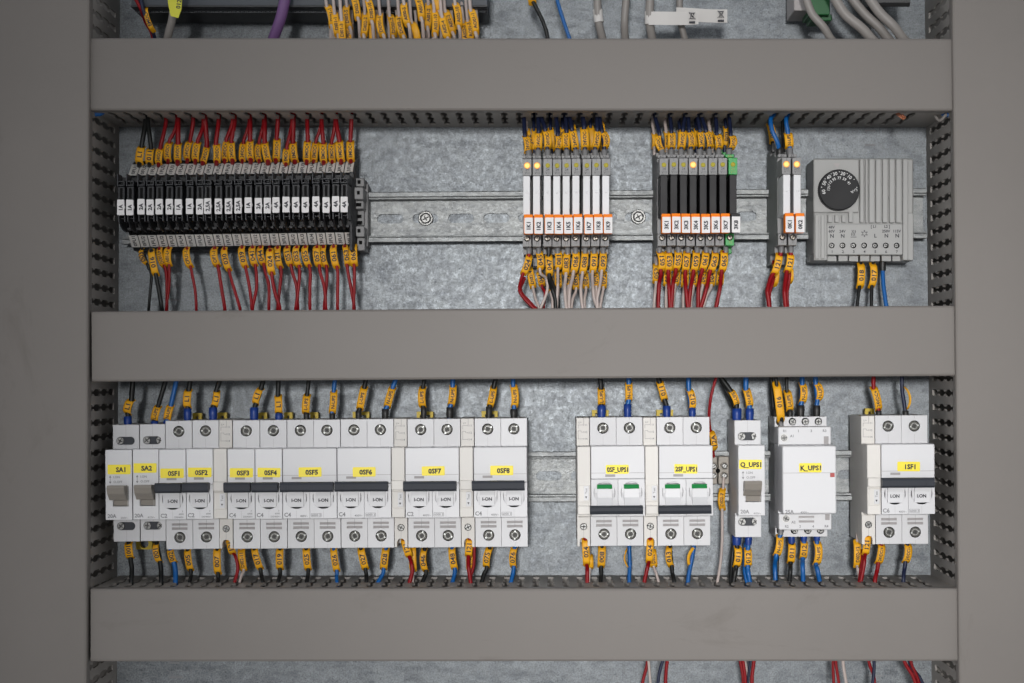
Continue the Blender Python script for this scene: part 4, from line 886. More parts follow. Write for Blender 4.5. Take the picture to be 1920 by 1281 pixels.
# relays 1K, below
for i, (col, w, T_, fx, path, txt, bow, tw) in enumerate([
        ('red', 6.5, (993, 477, 980, 516), 992, [(974, 545), (985, 562), (1003, 580)], '024', 2, 13), ('white', 5.5, (1010, 470, 1013, 507), 1010, [(1024, 522), (1026, 545), (1013, 580)], '045', 2, 13),
        ('black', 8, (1028, 476, 1030, 518), 1029, [(1035, 541), (1041, 560), (1042, 580)], '047', 1, 14), ('white', 5.5, (1046, 470, 1046, 506), 1045.5, [(1046, 530), (1045, 550), (1043, 580)], '081', 2, 13.5),
        ('white', 6, (1064, 472, 1061, 516), 1064, [(1059, 540), (1060, 560), (1062, 580)], '083', -1, 13), ('white', 6.5, (1080, 470, 1075, 512), 1079, [(1069, 540), (1067, 560), (1067, 580)], '086', 2, 14),
        ('white', 6, (1097, 470, 1092, 514), 1097, [(1089, 540), (1090, 560), (1093, 580)], '088', 1, 13.5), ('white', 6, (1114, 470, 1111, 512), 1114, [(1112, 540), (1114, 560), (1121, 580)], '091', 1, 13.5),
        ('white', 5.8, (1131, 470, 1128, 511), 1131, [(1124, 540), (1120, 560), (1121, 580)], '093', 1, 13.5)]):
    wire(col, w, [(fx, 458, 55), (fx, 473, 55), (T_[0]*.85+T_[2]*.15, T_[1]*.85+T_[3]*.15, 55), (T_[0]*.2+T_[2]*.8, T_[1]*.2+T_[3]*.8, 55), (T_[2]+(T_[2]-T_[0])*.15, T_[3]+6, 54)]+[(a, b, 50) for a, b in path],
         '%s wire tagged %s leaving the bottom of relay 1K%d' % (col, txt, i+1), 55, [(*T_, txt, bow, tw)], (fx-5, fx+5, 460, 476, 'black' if col == 'black' else 'grey'), 'tagged wires below the white relays')
wire('red', 6, [(984, 520, 48), (976, 545, 46), (990, 563, 46), (1008, 582, 46)], 'second red wire running beside the red 024 wire of relay 1K1', 46)
wire('black', 6, [(1032, 520, 48), (1042, 545, 46), (1047, 563, 46), (1047, 582, 46)], 'second black wire running beside the black 047 wire of relay 1K3', 46)
for i, (col, T_, path, txt, nm) in enumerate([('white', (992, 500, 1000, 541), [(1004, 560), (1012, 580)], 'DI02-4', '024'), ('red', (1011, 508, 1017, 537), [(1022, 550), (1018, 580)], '044', '045'), ('white', (1031, 520, 1033, 549), [(1036, 562), (1036, 580)], '046', '047'),
        ('white', (1046, 508, 1047, 540), [(1046, 558), (1045, 580)], '080', '081'), ('white', (1065, 512, 1066, 537), [(1064, 555), (1065, 580)], '082', '083'), ('white', (1078, 510, 1080, 543), [(1074, 560), (1071, 580)], '085', '086'),
        ('white', (1096, 510, 1099, 541), [(1096, 560), (1097, 580)], '087', '088'), ('white', (1115, 510, 1118, 539), [(1119, 560), (1124, 580)], '090', '091'), ('white', (1132, 508, 1131, 541), [(1128, 560), (1125, 580)], '092', '093')]):
    wire(col, 5.5, [(T_[0], T_[1]-30, 24), (T_[0], T_[1]-2, 36), ((T_[0]+T_[2])/2, (T_[1]+T_[3])/2, 38), (T_[2], T_[3]+2, 38)]+[(a, b, 40) for a, b in path], '%s wire with tag %s partly behind the wire tagged %s' % (col, txt, nm), 38, [(*T_, txt, 0, 13)], group='second layer of wires below the white relays')

# relays 3K, above
for i, (s, A, Bq, bow, fx, tw) in enumerate([((1227, 213), (1236, 250), (1244, 286), -6, 1241, 12), ((1256, 212), (1259, 246), (1259, 281), 0, 1258.5, 15), ((1285, 212), (1281, 243), (1277, 281), 0, 1277, 15), ((1290, 212), (1292, 244), (1296, 280), 3, 1294.5, 13.5),
        ((1307, 212), (1312, 244), (1316, 280), 0, 1312, 11), ((1314, 212), (1323, 244), (1331, 280), 3, 1330, 12), ((1342, 212), (1344, 250), (1348, 281), 2, 1347.5, 14), ((1367, 211), (1370, 252), (1370, 281), 5, 1367, 13)]):
    wire('navy blue', 7.5, [(s[0], s[1]-22, 46), (s[0], s[1], 46), ((s[0]+A[0])/2, (s[1]+A[1])/2, 50), (A[0], A[1]-2, 55), (A[0]*.75+Bq[0]*.25, A[1]*.75+Bq[1]*.25, 55), (Bq[0]*.85+A[0]*.15, Bq[1]*.85+A[1]*.15, 55), (fx, 284, 55), (fx, 293, 55)],
         'navy wire tagged 24VDC- entering the top of relay 3K%d' % (i+1), 55, [(*A, *Bq, '24VDC-', bow, tw)], (fx-5.5, fx+5.5, 280, 294, 'grey'), 'navy wires above the black relays')
for i, (c, A, Bq, t, nm) in enumerate([('white', (1226, 248), (1227, 279), '', '3K1'), ('white', (1249, 245), (1251, 282), 'DI03', '3K2'), ('navy blue', (1275, 244), (1274, 280), '', '3K3'), ('navy blue', (1306, 240), (1306, 280), '', '3K5'), ('white', (1331, 244), (1335, 281), 'DI03', '3K6'), ('navy blue', (1361, 236), (1359, 278), 'DI03', '3K8')]):
    wire(c, 6.5, [(A[0]-2, A[1]-40, 30), (A[0]-2, A[1]-14, 32), (A[0], A[1], 34), ((A[0]+Bq[0])/2, (A[1]+Bq[1])/2, 34), (*Bq, 34), (Bq[0], Bq[1]+12, 34)],
         '%s wire with half hidden tag behind the front tag of relay %s' % (c, nm), 34, [(*A, *Bq, t, 1.5, 11)], group='second layer of wires above the black relays')
# relays 3K, below
for i, (T_, fx, path, txt, bow) in enumerate([((1236, 470, 1239, 510), 1236.5, [(1236, 530), (1234, 580)], '051', 4), ((1252, 470, 1253, 511), 1254.5, [(1254, 535), (1257, 580)], '053', 2), ((1271, 469, 1267, 508), 1272, [(1262, 532), (1259, 580)], '055', 2),
        ((1288, 470, 1285, 511), 1290, [(1286, 540), (1290, 580)], '057', 0), ((1305, 469, 1300, 511), 1307, [(1295, 540), (1291, 580)], '059', 2), ((1323, 470, 1316, 508), 1324.5, [(1310, 535), (1309, 580)], '061', 2), ((1341, 470, 1331, 511), 1342, [(1325, 540), (1313, 580)], '063', 3),
        ((1357, 469, 1353, 511), 1361, [(1350, 540), (1342, 580)], '065', 2)]):
    wire('red', 7.4, [(fx, 456, 55), (fx, 470, 55), (T_[0]*.85+T_[2]*.15, T_[1]*.85+T_[3]*.15, 55), (T_[0]*.2+T_[2]*.8, T_[1]*.2+T_[3]*.8, 55), (T_[2]+(T_[2]-T_[0])*.12, T_[3]+5, 54)]+[(a, b, 50) for a, b in path],
         'red wire tagged %s leaving the bottom of relay 3K%d' % (txt, i+1), 55, [(*T_, txt, bow, 14)], (fx-5, fx+5, 459, 474, 'grey'), 'tagged wires below the black relays')
for i, (T_, path, txt) in enumerate([((1231, 494, 1230, 532), [(1228, 550), (1226, 580)], '052'), ((1252, 505, 1250, 537), [(1249, 555), (1249, 580)], '054'), ((1269, 505, 1266, 536), [(1263, 555), (1262, 580)], '056'), ((1285, 505, 1283, 539), [(1281, 560), (1281, 580)], '058'),
        ((1301, 508, 1300, 538), [(1296, 560), (1295, 580)], '060'), ((1319, 507, 1317, 536), [(1313, 555), (1311, 580)], '062'), ((1335, 505, 1333, 537), [(1325, 555), (1318, 580)], '064'), ((1351, 508, 1349, 535), [(1346, 555), (1340, 580)], '066')]):
    wire('white', 6, [(T_[0], T_[1]-30, 24), (T_[0], T_[1]-2, 36), ((T_[0]+T_[2])/2, (T_[1]+T_[3])/2, 38), (T_[2], T_[3]+2, 38)]+[(a, b, 40) for a, b in path], 'white wire with tag %s partly behind the red wire tagged %03d' % (txt, int(txt)-1), 38, [(*T_, txt, 0, 14)], group='second layer of wires below the black relays')

# 0K1 and 0K2
wire('blue', 8.5, [(1453, 188, 48), (1452, 212, 50), (1445, 224, 56), (1448, 245, 58), (1458, 268, 58), (1461, 283, 56), (1461, 292, 56)], 'blue wire bending into the top of relay 0K1', 56, (), (1455.5, 1468, 277, 292, 'black', 56))
wire('black', 7, [(1443, 205, 28), (1443, 228, 30), (1446, 250, 30), (1449, 270, 30), (1449, 286, 30)], 'black wire with tag 009 behind the blue wire of relay 0K1', 30, [(1443, 230, 1450, 270, '009', 0, 14)], (1446, 1455, 269, 285, 'grey', 30))
wire('black', 7, [(1467, 200, 30), (1467, 225, 30), (1468, 255, 30), (1469, 290, 30)], 'black untagged wire between the two blue relay wires', 30)
wire('blue', 8.5, [(1480, 188, 48), (1478, 212, 50), (1474, 226, 55), (1477, 247, 56), (1479, 262, 56), (1481, 276, 56), (1481, 292, 56)], 'blue wire tagged N-UPS entering the top of relay 0K2', 56, [(1477, 248, 1480, 279, 'N-UPS', 0, 16)], (1475.5, 1487, 278, 292, 'grey'))
wire('red', 8.5, [(1465, 455, 56), (1464, 474, 56), (1461, 485, 56), (1453, 508, 56), (1446, 520, 54), (1439, 545, 50), (1441, 562, 50), (1443, 582, 50)], 'red wire tagged 121 leaving the bottom of relay 0K1', 56, [(1461, 474, 1450, 517, '121', 2, 14)], (1460, 1470, 459, 474, 'grey'))
wire('red', 8.5, [(1483, 455, 56), (1483, 474, 56), (1480, 485, 56), (1476, 505, 56), (1474, 520, 54), (1471, 545, 50), (1472, 562, 50), (1474, 582, 50)], 'red wire tagged 121 leaving the bottom of relay 0K2', 56, [(1482, 474, 1475, 512, '121', 2, 14)], (1478, 1488, 459, 474, 'grey'))
wire('red', 6, [(1450, 490, 34), (1452, 512, 40), (1449, 530, 44), (1443, 550, 46), (1444, 582, 46)], 'second red wire with tag behind the 121 wire of relay 0K1', 40, [(1453, 495, 1452, 538, '', 3, 10)])
wire('red', 6, [(1478, 490, 34), (1481, 512, 44), (1479, 530, 44), (1476, 550, 46), (1477, 582, 46)], 'second red wire behind the 121 wire of relay 0K2', 40, [(1481, 500, 1481, 532, '', 2, 9)])
# thermostat wires
wire('black', 6.8, [(1614, 478, 26), (1614, 493, 26), (1613, 512, 28), (1612, 535, 28), (1609, 555, 30), (1606, 582, 32)], 'black wire tagged 018 below the thermostat', 28, [(1614, 492, 1612, 542, '018', 1, 14)], group='tagged black wires below the thermostat')
wire('black', 6.8, [(1635, 478, 26), (1637, 493, 26), (1636, 512, 28), (1635, 535, 28), (1634, 555, 30), (1634, 582, 32)], 'black wire tagged 017 below the thermostat', 28, [(1636, 492, 1633, 541, '017', 3, 13)], group='tagged black wires below the thermostat')
wire('blue', 8, [(1654, 490, 26), (1655, 505, 26), (1656, 530, 28), (1659, 555, 30), (1663, 582, 32)], 'blue wire with black ferrule below the thermostat', 28, (), (1648, 1661.5, 480, 508, 'black', 26))

# ------------------------------------------------ second row, above the breakers
U = [('black', 10, (249, 712), (247, 748, 239, 778), 'L1', 240, (232, 247, 781, 800, 'blue'), -2, 'isolator SA1', 15), ('black', 9, (311, 712), (297, 760, 289, 791), 'L-UPS', 289, (283, 297, 789, 803, 'blue'), 0, 'isolator SA2', 14),
     ('blue', 9, (331, 712), (321, 758, 313, 790), 'N-UPS', 311, (306, 316, 789, 803, 'blue'), 0, 'isolator SA2', 14), ('black', 9.5, (357, 712), (354, 729, 352, 767), 'L1', 352, (344.5, 359, 766, 789, 'blue'), -1, 'breaker 0SF1', 14.5),
     ('black', 9.5, (412, 712), (406, 731, 400, 764), 'L1', 399, (391.5, 407, 764, 788, 'blue'), 4, 'breaker 0SF2', 13), ('black', 9.5, (494, 710), (490, 727, 479, 760), 'L1', 477, (468.5, 484.5, 764, 788, 'blue'), -2, 'breaker 0SF3', 13),
     ('black', 9.5, (522, 710), (521, 739, 522, 778), 'L1', 523, (516, 530, 775, 788, 'blue'), 2, 'breaker 0SF4', 14), ('black', 8, (579, 710), (576, 738, 573, 778), 'L-UPS', 574, (569, 580, 774, 787, 'black'), 0, 'breaker 0SF5', 14.5),
     ('blue', 8, (628, 710), (626, 730, 622, 778), 'N-UPS', 623, (617.5, 628.5, 775, 787, 'black'), 2, 'breaker 0SF5', 13.5), ('black', 9, (686, 710), (684, 723, 674, 771), 'L-UPS', 672, (666.5, 678, 770, 786, 'black'), 0, 'breaker 0SF6', 14),
     ('blue', 9, (742, 710), (737, 724, 725, 766), 'N-UPS', 722, (716, 729, 767, 786, 'black'), 0, 'breaker 0SF6', 14), ('black', 8.5, (796, 708), (793, 724, 793, 766), 'L-UPS', 794.5, (789, 800, 764, 784, 'black'), -2, 'breaker 0SF7', 14),
     ('blue', 9, (849, 708), (849, 721, 845, 763), 'N-UPS', 843, (836.5, 850, 764, 784, 'black'), 2, 'breaker 0SF7', 14), ('black', 9, (930, 708), (926, 724, 918, 764), 'L-UPS', 917, (911, 922.5, 763, 784, 'black'), 1, 'breaker 0SF8', 13.5),
     ('blue', 8.5, (962, 708), (962, 720, 964, 766), 'N-UPS', 964, (956.5, 970, 767, 784, 'black'), 3, 'breaker 0SF8', 14), ('black', 9.5, (1125, 705), (1127, 726, 1128, 762), 'L-UPS', 1128, (1120, 1136, 760, 783, 'blue'), 0, 'breaker 0SF_UPS1', 14),
     ('blue', 9.5, (1179, 705), (1179, 716, 1179, 754), 'N-UPS', 1177, (1169.5, 1184, 758, 783, 'blue'), 0, 'breaker 0SF_UPS1', 13.5), ('black', 9.5, (1234, 705), (1236, 714, 1247, 753), '011', 1250, (1243, 1257.5, 761, 783, 'blue'), 0, 'breaker 2SF_UPS1', 13.5),
     ('blue', 9, (1291, 705), (1291, 728, 1297, 770), '012', 1298, (1291.5, 1304.5, 765, 783, 'blue'), 4, 'breaker 2SF_UPS1', 12.5), ('black', 9.5, (1350, 705), (1369, 731, 1382, 762), 'L-UPS', 1381, (1372.5, 1390.5, 766, 788, 'blue'), 2, 'isolator Q_UPS1', 12),
     ('blue', 10, (1399, 705), (1398, 727, 1406, 765), 'N-UPS', 1405.5, (1398, 1413.5, 766, 788, 'blue'), 1, 'isolator Q_UPS1', 14), ('black', 7, (1475, 705), (1475, 731, 1481, 773), 'L-UPS', 1481, (1476, 1486.5, 769, 783, 'black', 34), 1, 'contactor K_UPS1', 14),
     ('blue', 9.5, (1504, 705), (1504, 717, 1503, 758), 'N-UPS', 1501, (1494, 1508.5, 760, 782, 'black', 34), 3, 'contactor K_UPS1, left one,', 13.5), ('blue', 9, (1529, 705), (1529, 716, 1533, 754), 'N-UPS', 1531, (1524.5, 1538, 760, 782, 'black', 34), 6, 'contactor K_UPS1, right one,', 12.5),
     ('red', 8, (1638, 705), (1637, 724, 1648, 772), '24VDC+', 1647.5, (1642, 1653, 770, 781, 'black'), 1, 'breaker 1SF1', 13.5)]
for c, w, s, tg, txt, ex, fer, bow, where, tw in U:
    dd = fer[5] if len(fer) > 5 else 42
    wire(c, w, [(s[0]-(tg[0]-s[0])*.3, s[1]-22, dd), (*s, dd), (tg[0]*.92+tg[2]*.08, tg[1]*.92+tg[3]*.08, dd), (tg[0]*.6+tg[2]*.4, tg[1]*.6+tg[3]*.4, dd), (tg[0]*.12+tg[2]*.88, tg[1]*.12+tg[3]*.88, dd), (ex, max(fer[2]+3, tg[3]+1), dd), (ex, fer[3]+2, dd)],
         '%s wire tagged %s entering %s from above' % (c, txt, where), dd, [(*tg, txt, bow, tw)], (*fer[:5], dd), 'tagged wires above the breakers')
wire('red', 5.5, [(1352, 690, 44), (1343, 708, 44), (1333, 745, 44), (1329.5, 780, 40), (1332, 810, 30), (1337, 845, 24), (1339, 862, 20)], 'thin red wire tagged 12A arching down between 2SF_UPS1 and Q_UPS1', 40, [(1333, 808, 1339, 845, '12A', 2, 12, 32)])
wire('black', 8, [(1344, 690, 32), (1352, 712, 32), (1368, 745, 34), (1379, 768, 38), (1380, 775, 40)], 'second black wire beside the L-UPS wire of isolator Q_UPS1', 36)
wire('black', 7, [(1447, 690, 28), (1446, 712, 28), (1448, 745, 28), (1452, 783, 30)], 'thick black wire left of the long 016 tag', 28, (), (1449, 1458, 766, 782, 'black', 30))
wire('black', 7, [(1452, 690, 46), (1455, 710, 46), (1457, 730, 46), (1459, 748, 46), (1462, 765, 46), (1465, 782, 46), (1466, 794, 45), (1464, 800, 44)], 'black wire with the long amber tag 016 at the contactor', 46, [(1455, 715, 1465, 793, '016', 0, 15)], (1460, 1469, 790, 800, 'grey', 45))
wire('navy blue', 7.5, [(1692, 685, 42), (1691, 706, 42), (1692, 735, 42), (1696, 760, 42), (1698, 785, 42)], 'navy wire with edge-on tag entering breaker 1SF1', 42, [(1695, 724, 1699, 771, '', 8, 4)], (1692, 1704, 770, 781, 'black'))

# ------------------------------------------------ second row, below the breakers
Lr = [('black', 9, (241, 1010), (241, 1016, 245, 1049), '1001', (247, 1065), (246, 1090), 'isolator SA1', 0, 15), ('black', 9, (293, 1010), (293, 1016, 301, 1057), '001', (302, 1070), (302, 1090), 'isolator SA2', -3, 11),
      ('blue', 9.5, (320, 1020), (319, 1028, 327, 1057), '002', (329, 1070), (329, 1095), 'isolator SA2', 0, 13), ('black', 7.5, (352, 1022), (351, 1028, 358, 1072), '005', (358, 1080), (355, 1095), 'breaker 0SF1', 0, 13),
      ('black', 7.5, (407, 1022), (407, 1026, 409, 1079), '007', (409, 1085), (408, 1096), 'breaker 0SF2', 0, 14), ('black', 7.5, (477, 1022), (476, 1026, 489, 1070), '017', (490, 1078), (493, 1092), 'breaker 0SF3', 0, 13),
      ('black', 7.5, (525, 1022), (525, 1026, 525, 1070), '019', (525, 1078), (521, 1092), 'breaker 0SF4', 0, 14), ('black', 7.5, (573, 1022), (574, 1026, 578, 1071), '025', (577, 1080), (575, 1094), 'breaker 0SF5', 0, 14),
      ('blue', 7, (625, 1022), (625, 1026, 632, 1074), '026', (631, 1080), (632, 1094), 'breaker 0SF5', 0, 13), ('black', 7.5, (676, 1022), (676, 1026, 686, 1070), '027', (687, 1078), (687, 1092), 'breaker 0SF6', 0, 14),
      ('blue', 7.5, (725, 1022), (724, 1026, 719, 1070), '028', (717, 1078), (706, 1098), 'breaker 0SF6', 0, 14.5), ('black', 8, (796, 1020), (796, 1027, 799, 1074), '046', (797, 1080), (790, 1098), 'breaker 0SF7', -4, 12),
      ('blue', 8, (847, 1020), (847, 1024, 853, 1070), '048', (852, 1078), (847, 1098), 'breaker 0SF7', -1, 13.5), ('black', 8, (919, 1020), (919, 1025, 912, 1066), '075', (908, 1075), (902, 1098), 'breaker 0SF8', -3, 13),
      ('blue', 8, (966, 1020), (965, 1024, 963, 1066), '076', (962, 1075), (957, 1098), 'breaker 0SF8', -3, 12.5), ('black', 7.5, (1129, 1018), (1129, 1022, 1127, 1066), '008', (1127, 1078), (1126, 1096), 'breaker 0SF_UPS1', 0, 14.5),
      ('black', 7.5, (1257, 1018), (1256, 1022, 1260, 1065), '013', (1261, 1075), (1264, 1090), 'breaker 2SF_UPS1', -5, 12), ('red', 8, (1652, 1014), (1653, 1018, 1646, 1059), '24VDC1+', (1645, 1068), (1641, 1086), 'breaker 1SF1', 1, 14),
      ('navy blue', 8, (1701, 1014), (1702, 1018, 1697, 1057), '24VDC1-', (1696, 1066), (1694, 1084), 'breaker 1SF1', 2, 14)]
for c, w, s, tg, txt, p1, p2, where, bow, tw in Lr:
    dd = 38
    wire(c, w, [(s[0], s[1]-8, dd-4), (*s, dd-2), (tg[0]*.85+tg[2]*.15, tg[1]*.85+tg[3]*.15, dd), (tg[0]*.2+tg[2]*.8, tg[1]*.2+tg[3]*.8, dd), (tg[2], tg[3]+2, dd), (*p1, dd), (*p2, 42), (p2[0], p2[1]+18, 42)],
         '%s wire tagged %s leaving the bottom of %s' % (c, txt, where), dd, [(*tg, txt, bow, tw)], None, 'tagged wires below the breakers')
# signal wires in the arches
for c, tg, path, txt, nm, dd in [('red', (430, 1008, 437, 1040), [(441, 1042), (446, 1065), (440, 1092)], '121', '0SF2', 46), ('red', (757, 1008, 768, 1046), [(771, 1055), (773, 1070), (767, 1096)], '121', '0SF6', 48), ('red', (881, 1008, 878, 1045), [(878, 1060), (880, 1075), (883, 1096)], '121', '0SF7', 50),
                        ('red', (1097, 1006, 1100, 1063), [(1101, 1068), (1101, 1080), (1101, 1098)], '024', '0SF_UPS1', 48), ('red', (1219, 1006, 1217, 1057), [(1215, 1060), (1212, 1073), (1208, 1092)], '024', '2SF_UPS1', 48), ('red', (1626, 1000, 1622, 1042), [(1621, 1048), (1619, 1065), (1614, 1090)], '121', '1SF1', 50)]:
    wire(c, 7.5 if nm != '0SF2' else 6.5, [(tg[0], tg[1]-4, dd-4), (tg[0]*.9+tg[2]*.1, tg[1]*.9+tg[3]*.1, dd), (tg[0]*.2+tg[2]*.8, tg[1]*.2+tg[3]*.8, dd)]+[(a, b, dd-4) for a, b in path], 'red wire tagged %s in the arch beside breaker %s' % (txt, nm), dd, [(*tg, txt, 0, 13.5)], group='red signal wires in the arches')
for c, tg, path, txt, nm in [('white', (452, 1028, 457, 1072), [(453, 1078), (449, 1092)], 'DI02-11', '0SF2'), ('white', (773, 1022, 775, 1073), [(774, 1080), (774, 1096)], '', '0SF6'), ('white', (881, 1022, 881, 1071), [(882, 1080), (882, 1094)], 'DI02-9', '0SF7'), ('white', (1105, 1040, 1106, 1068), [(1105, 1076), (1104, 1092)], '', '0SF_UPS1'),
                         ('white', (1223, 1030, 1226, 1065), [(1230, 1074), (1235, 1092)], 'DI02', '2SF_UPS1'), ('white', (1607, 1012, 1607, 1066), [(1608, 1066), (1613, 1092)], 'DI02-12', '1SF1')]:
    wire(c, 5.5, [(tg[0], tg[1]-25, 26), (tg[0], tg[1], 36), ((tg[0]+tg[2])/2, (tg[1]+tg[3])/2, 38), (tg[2], tg[3]-2, 38)]+[(a, b, 40) for a, b in path], 'white wire behind the red arch wire beside breaker %s' % nm, 38, [(*tg, txt, 0, 14)], group='white signal wires below the breakers')
wire('red', 6, [(887, 1000, 40), (889, 1025, 42), (888, 1060, 42), (883, 1080, 42), (881, 1098, 42)], 'second red wire curving right of the 121 tag beside 0SF8', 42)
wire('red', 6.5, [(1618, 1030, 40), (1617, 1050, 42), (1614, 1070, 42), (1611, 1092, 42)], 'second red wire left of the 121 wire under breaker 1SF1', 42)
wire('blue', 7.5, [(1180, 1010, 36), (1180, 1030, 38), (1181, 1060, 38), (1180, 1078, 40), (1180, 1098, 42)], 'blue wire with edge-on tag below breaker 0SF_UPS1', 38, [(1178, 1026, 1182, 1068, '', -9, 3)])
wire('blue', 8, [(1303, 1010, 36), (1301, 1026, 38), (1297, 1050, 38), (1292, 1075, 40), (1289, 1098, 42)], 'blue wire with edge-on tag 014 below breaker 2SF_UPS1', 38, [(1306, 1022, 1294, 1066, '', -9, 6)])
wire('white', 5.5, [(1357, 895, 26), (1356, 912, 26), (1355, 935, 26), (1354, 960, 28), (1354, 1010, 32), (1352, 1045, 36), (1348, 1075, 40), (1344, 1098, 42)], 'long white wire tagged DI02-7 hanging from the beige connector strip', 28, [(1356, 915, 1356, 958, 'DI02-7', -4, 13)])
for c, fer, tg, path, txt, where, dd, bow in [('black', (1373, 1390, 1003, 1022, 'blue'), (1383, 1023, 1380, 1065), [(1379, 1072), (1374, 1100)], '011', 'isolator Q_UPS1', 40, 2), ('blue', (1396.5, 1410, 1003, 1022, 'blue'), (1402, 1027, 1402, 1064), [(1403, 1074), (1407, 1098)], '012', 'isolator Q_UPS1', 40, 0),
                         ('blue', (1459, 1469, 990, 1003, 'grey'), (1462, 1003, 1455, 1044), [(1453, 1060), (1454, 1088)], 'N-UPS', 'contactor K_UPS1, left one,', 46, 2), ('black', (1477.5, 1490.5, 1000, 1019, 'blue'), (1485, 1016, 1482, 1058), [(1482, 1068), (1480, 1090)], '011', 'contactor K_UPS1', 36, 0),
                         ('blue', (1501, 1513.5, 1000, 1015, 'blue'), (1508, 1014, 1505, 1049), [(1505, 1062), (1506, 1090)], '012', 'contactor K_UPS1', 36, 0), ('blue', (1525.5, 1538, 1000, 1014, 'blue'), (1532, 1014, 1530, 1061), [(1532, 1066), (1537, 1090)], 'N-UPS', 'contactor K_UPS1, right one,', 36, 3)]:
    fx = (fer[0]+fer[1])/2
    wire(c, 8.8, [(fx, fer[2], dd), (fx, fer[3]-1, dd), (tg[0]*.85+tg[2]*.15, tg[1]*.85+tg[3]*.15, dd), (tg[0]*.2+tg[2]*.8, tg[1]*.2+tg[3]*.8, dd), (tg[2], tg[3]+2, dd)]+[(a, b, 41) for a, b in path], '%s wire tagged %s leaving the bottom of %s' % (c, txt, where), dd, [(*tg, txt, bow, 14)], (*fer, dd), 'tagged wires below the breakers')
wire('black', 7, [(1376, 1018, 34), (1373, 1045, 34), (1371, 1070, 36), (1370, 1096, 40)], 'second black wire left of the 011 wire under isolator Q_UPS1', 36)
wire('blue', 7, [(1398, 1018, 34), (1396, 1050, 34), (1396, 1072, 38), (1402, 1098, 41)], 'second blue wire left of the 012 wire under isolator Q_UPS1', 36)
wire('black', 5, [(1459, 1030, 38), (1458, 1060, 38), (1457, 1090, 41)], 'thin dark wire beside the N-UPS wire under the contactor', 38)

# ------------------------------------------------ top strip of the photo
o = thing('control_module', (XX(580, 40), 0, ZZ(-40, 40)), 'dark control module with a slotted lower edge, cut off at the top left', 'control module')
MB_ = mat('module_black', (.022, .024, .028), .45); MGRILLE = mat('grille_slate', (.13, .14, .155), .5); MBL = mat('module_slate', (.045, .055, .07), .45)
m = MB(); x0, x1 = 246, 914; d = 55
X0, X1 = XX(x0, d), XX(x1, d)
m.box(X0, X1, ZZ(12, d), ZZ(-110, d), 8, d, MBL, .5)
m.box(X0, X1, ZZ(25, 40), ZZ(10, 40), 8, 44, MB_, .5); m.box(X0, X1, ZZ(13.5, 57), ZZ(9.5, 57), 40, 57, MB_, .3)
m.build('housing', parent=o)
m = MB(); x = x0+8
while x < x1-6:
    for yy in (14.5, 19.8):
        m.plate([(XX(x, 45), ZZ(yy+4, 45)), (XX(x+6.5, 45), ZZ(yy+4, 45)), (XX(x+7.5, 45), ZZ(yy, 45)), (XX(x+1, 45), ZZ(yy, 45))], [[(XX(x+1.2, 45), ZZ(yy+3, 45)), (XX(x+5.6, 45), ZZ(yy+3, 45)), (XX(x+6.2, 45), ZZ(yy+1, 45)), (XX(x+1.9, 45), ZZ(yy+1, 45))]], 44, 45.2, MGRILLE)
    x += 8
m.build('ventilation_grille', parent=o)
wire('red', 6, [(245, -20, 60), (255, 0, 60), (263, 15, 60), (267, 26, 56), (272, 40, 50), (283, 60, 48), (292, 90, 44)], 'red wire at the upper left corner beside the navy one', 60)
wire('navy blue', 7, [(258, -20, 60), (264, 0, 60), (269, 20, 60), (276, 40, 58), (285, 57, 55), (290, 72, 52), (293, 95, 48)], 'navy wire tagged EMDC- at the upper left corner', 58, [(272, 13, 288, 60, 'EMDC-', -2, 9)])
o = wire('grey', 15, [(330, -40, 70), (328, -5, 70), (323, 35, 66), (314, 72, 60), (306, 110, 50)], 'grey cable with lime yellow tag 012 at the upper left', 66, kind='cable')
YGR = mat('lime_tag', (.62, .60, .03), .45)
m = MB(); dd = 77; m.plate([(XX(314, dd), ZZ(-30, dd)), (XX(343, dd), ZZ(-30, dd)), (XX(340, dd), ZZ(18, dd)), (XX(334, dd), ZZ(34, dd)), (XX(320, dd), ZZ(30, dd)), (XX(315, dd), ZZ(6, dd))], [], dd-.8, dd, YGR)
m.ptext('012', 335, 8, dd, 8, rot=82, bold=.5); m.build('cable_tag', parent=o)
wire('purple', 21, [(541, -50, 66), (535, -5, 66), (526, 35, 62), (513, 72, 56), (500, 115, 48)], 'thick purple cable crossing the module edge', 62, kind='cable')
bund = [(612, 8, 622, 52, 'DI01-1', 5), (627, 22, 634, 70, 'DI01-1', 0), (640, 34, 643, 82, 'DI01-3', 0), (650, 8, 656, 56, 'DI02-5', -3), (663, -8, 671, 38, 'DI02-1', 2), (654, 40, 652, 86, 'DI01-6', 0), (684, 22, 681, 70, 'DI02-2', 3), (689, -2, 697, 44, 'DI02-10', 3), (697, 38, 700, 84, '', 0),
        (712, 24, 719, 70, 'DO01-1', -3), (730, 26, 737, 72, 'DO01-2', 4), (748, 26, 757, 72, 'DO02-3', -3), (757, 4, 766, 50, 'AI00-5', -2), (771, 40, 783, 80, '', 3), (781, -8, 790, 38, 'AI01-9', 3), (803, 4, 801, 56, 'AI01-2', 2), (814, 18, 815, 68, 'AI01-10', 3), (828, 28, 840, 76, 'AI02-4', -1),
        (834, 18, 850, 66, 'AI02-2', 2), (853, 4, 860, 54, 'AI02-10', 3), (868, 38, 874, 84, 'AI02-5', 0), (876, 36, 883, 78, 'AO01-5', 2), (882, 16, 892, 66, 'AO01-1', 3), (818, -20, 823, 26, '', 0)]
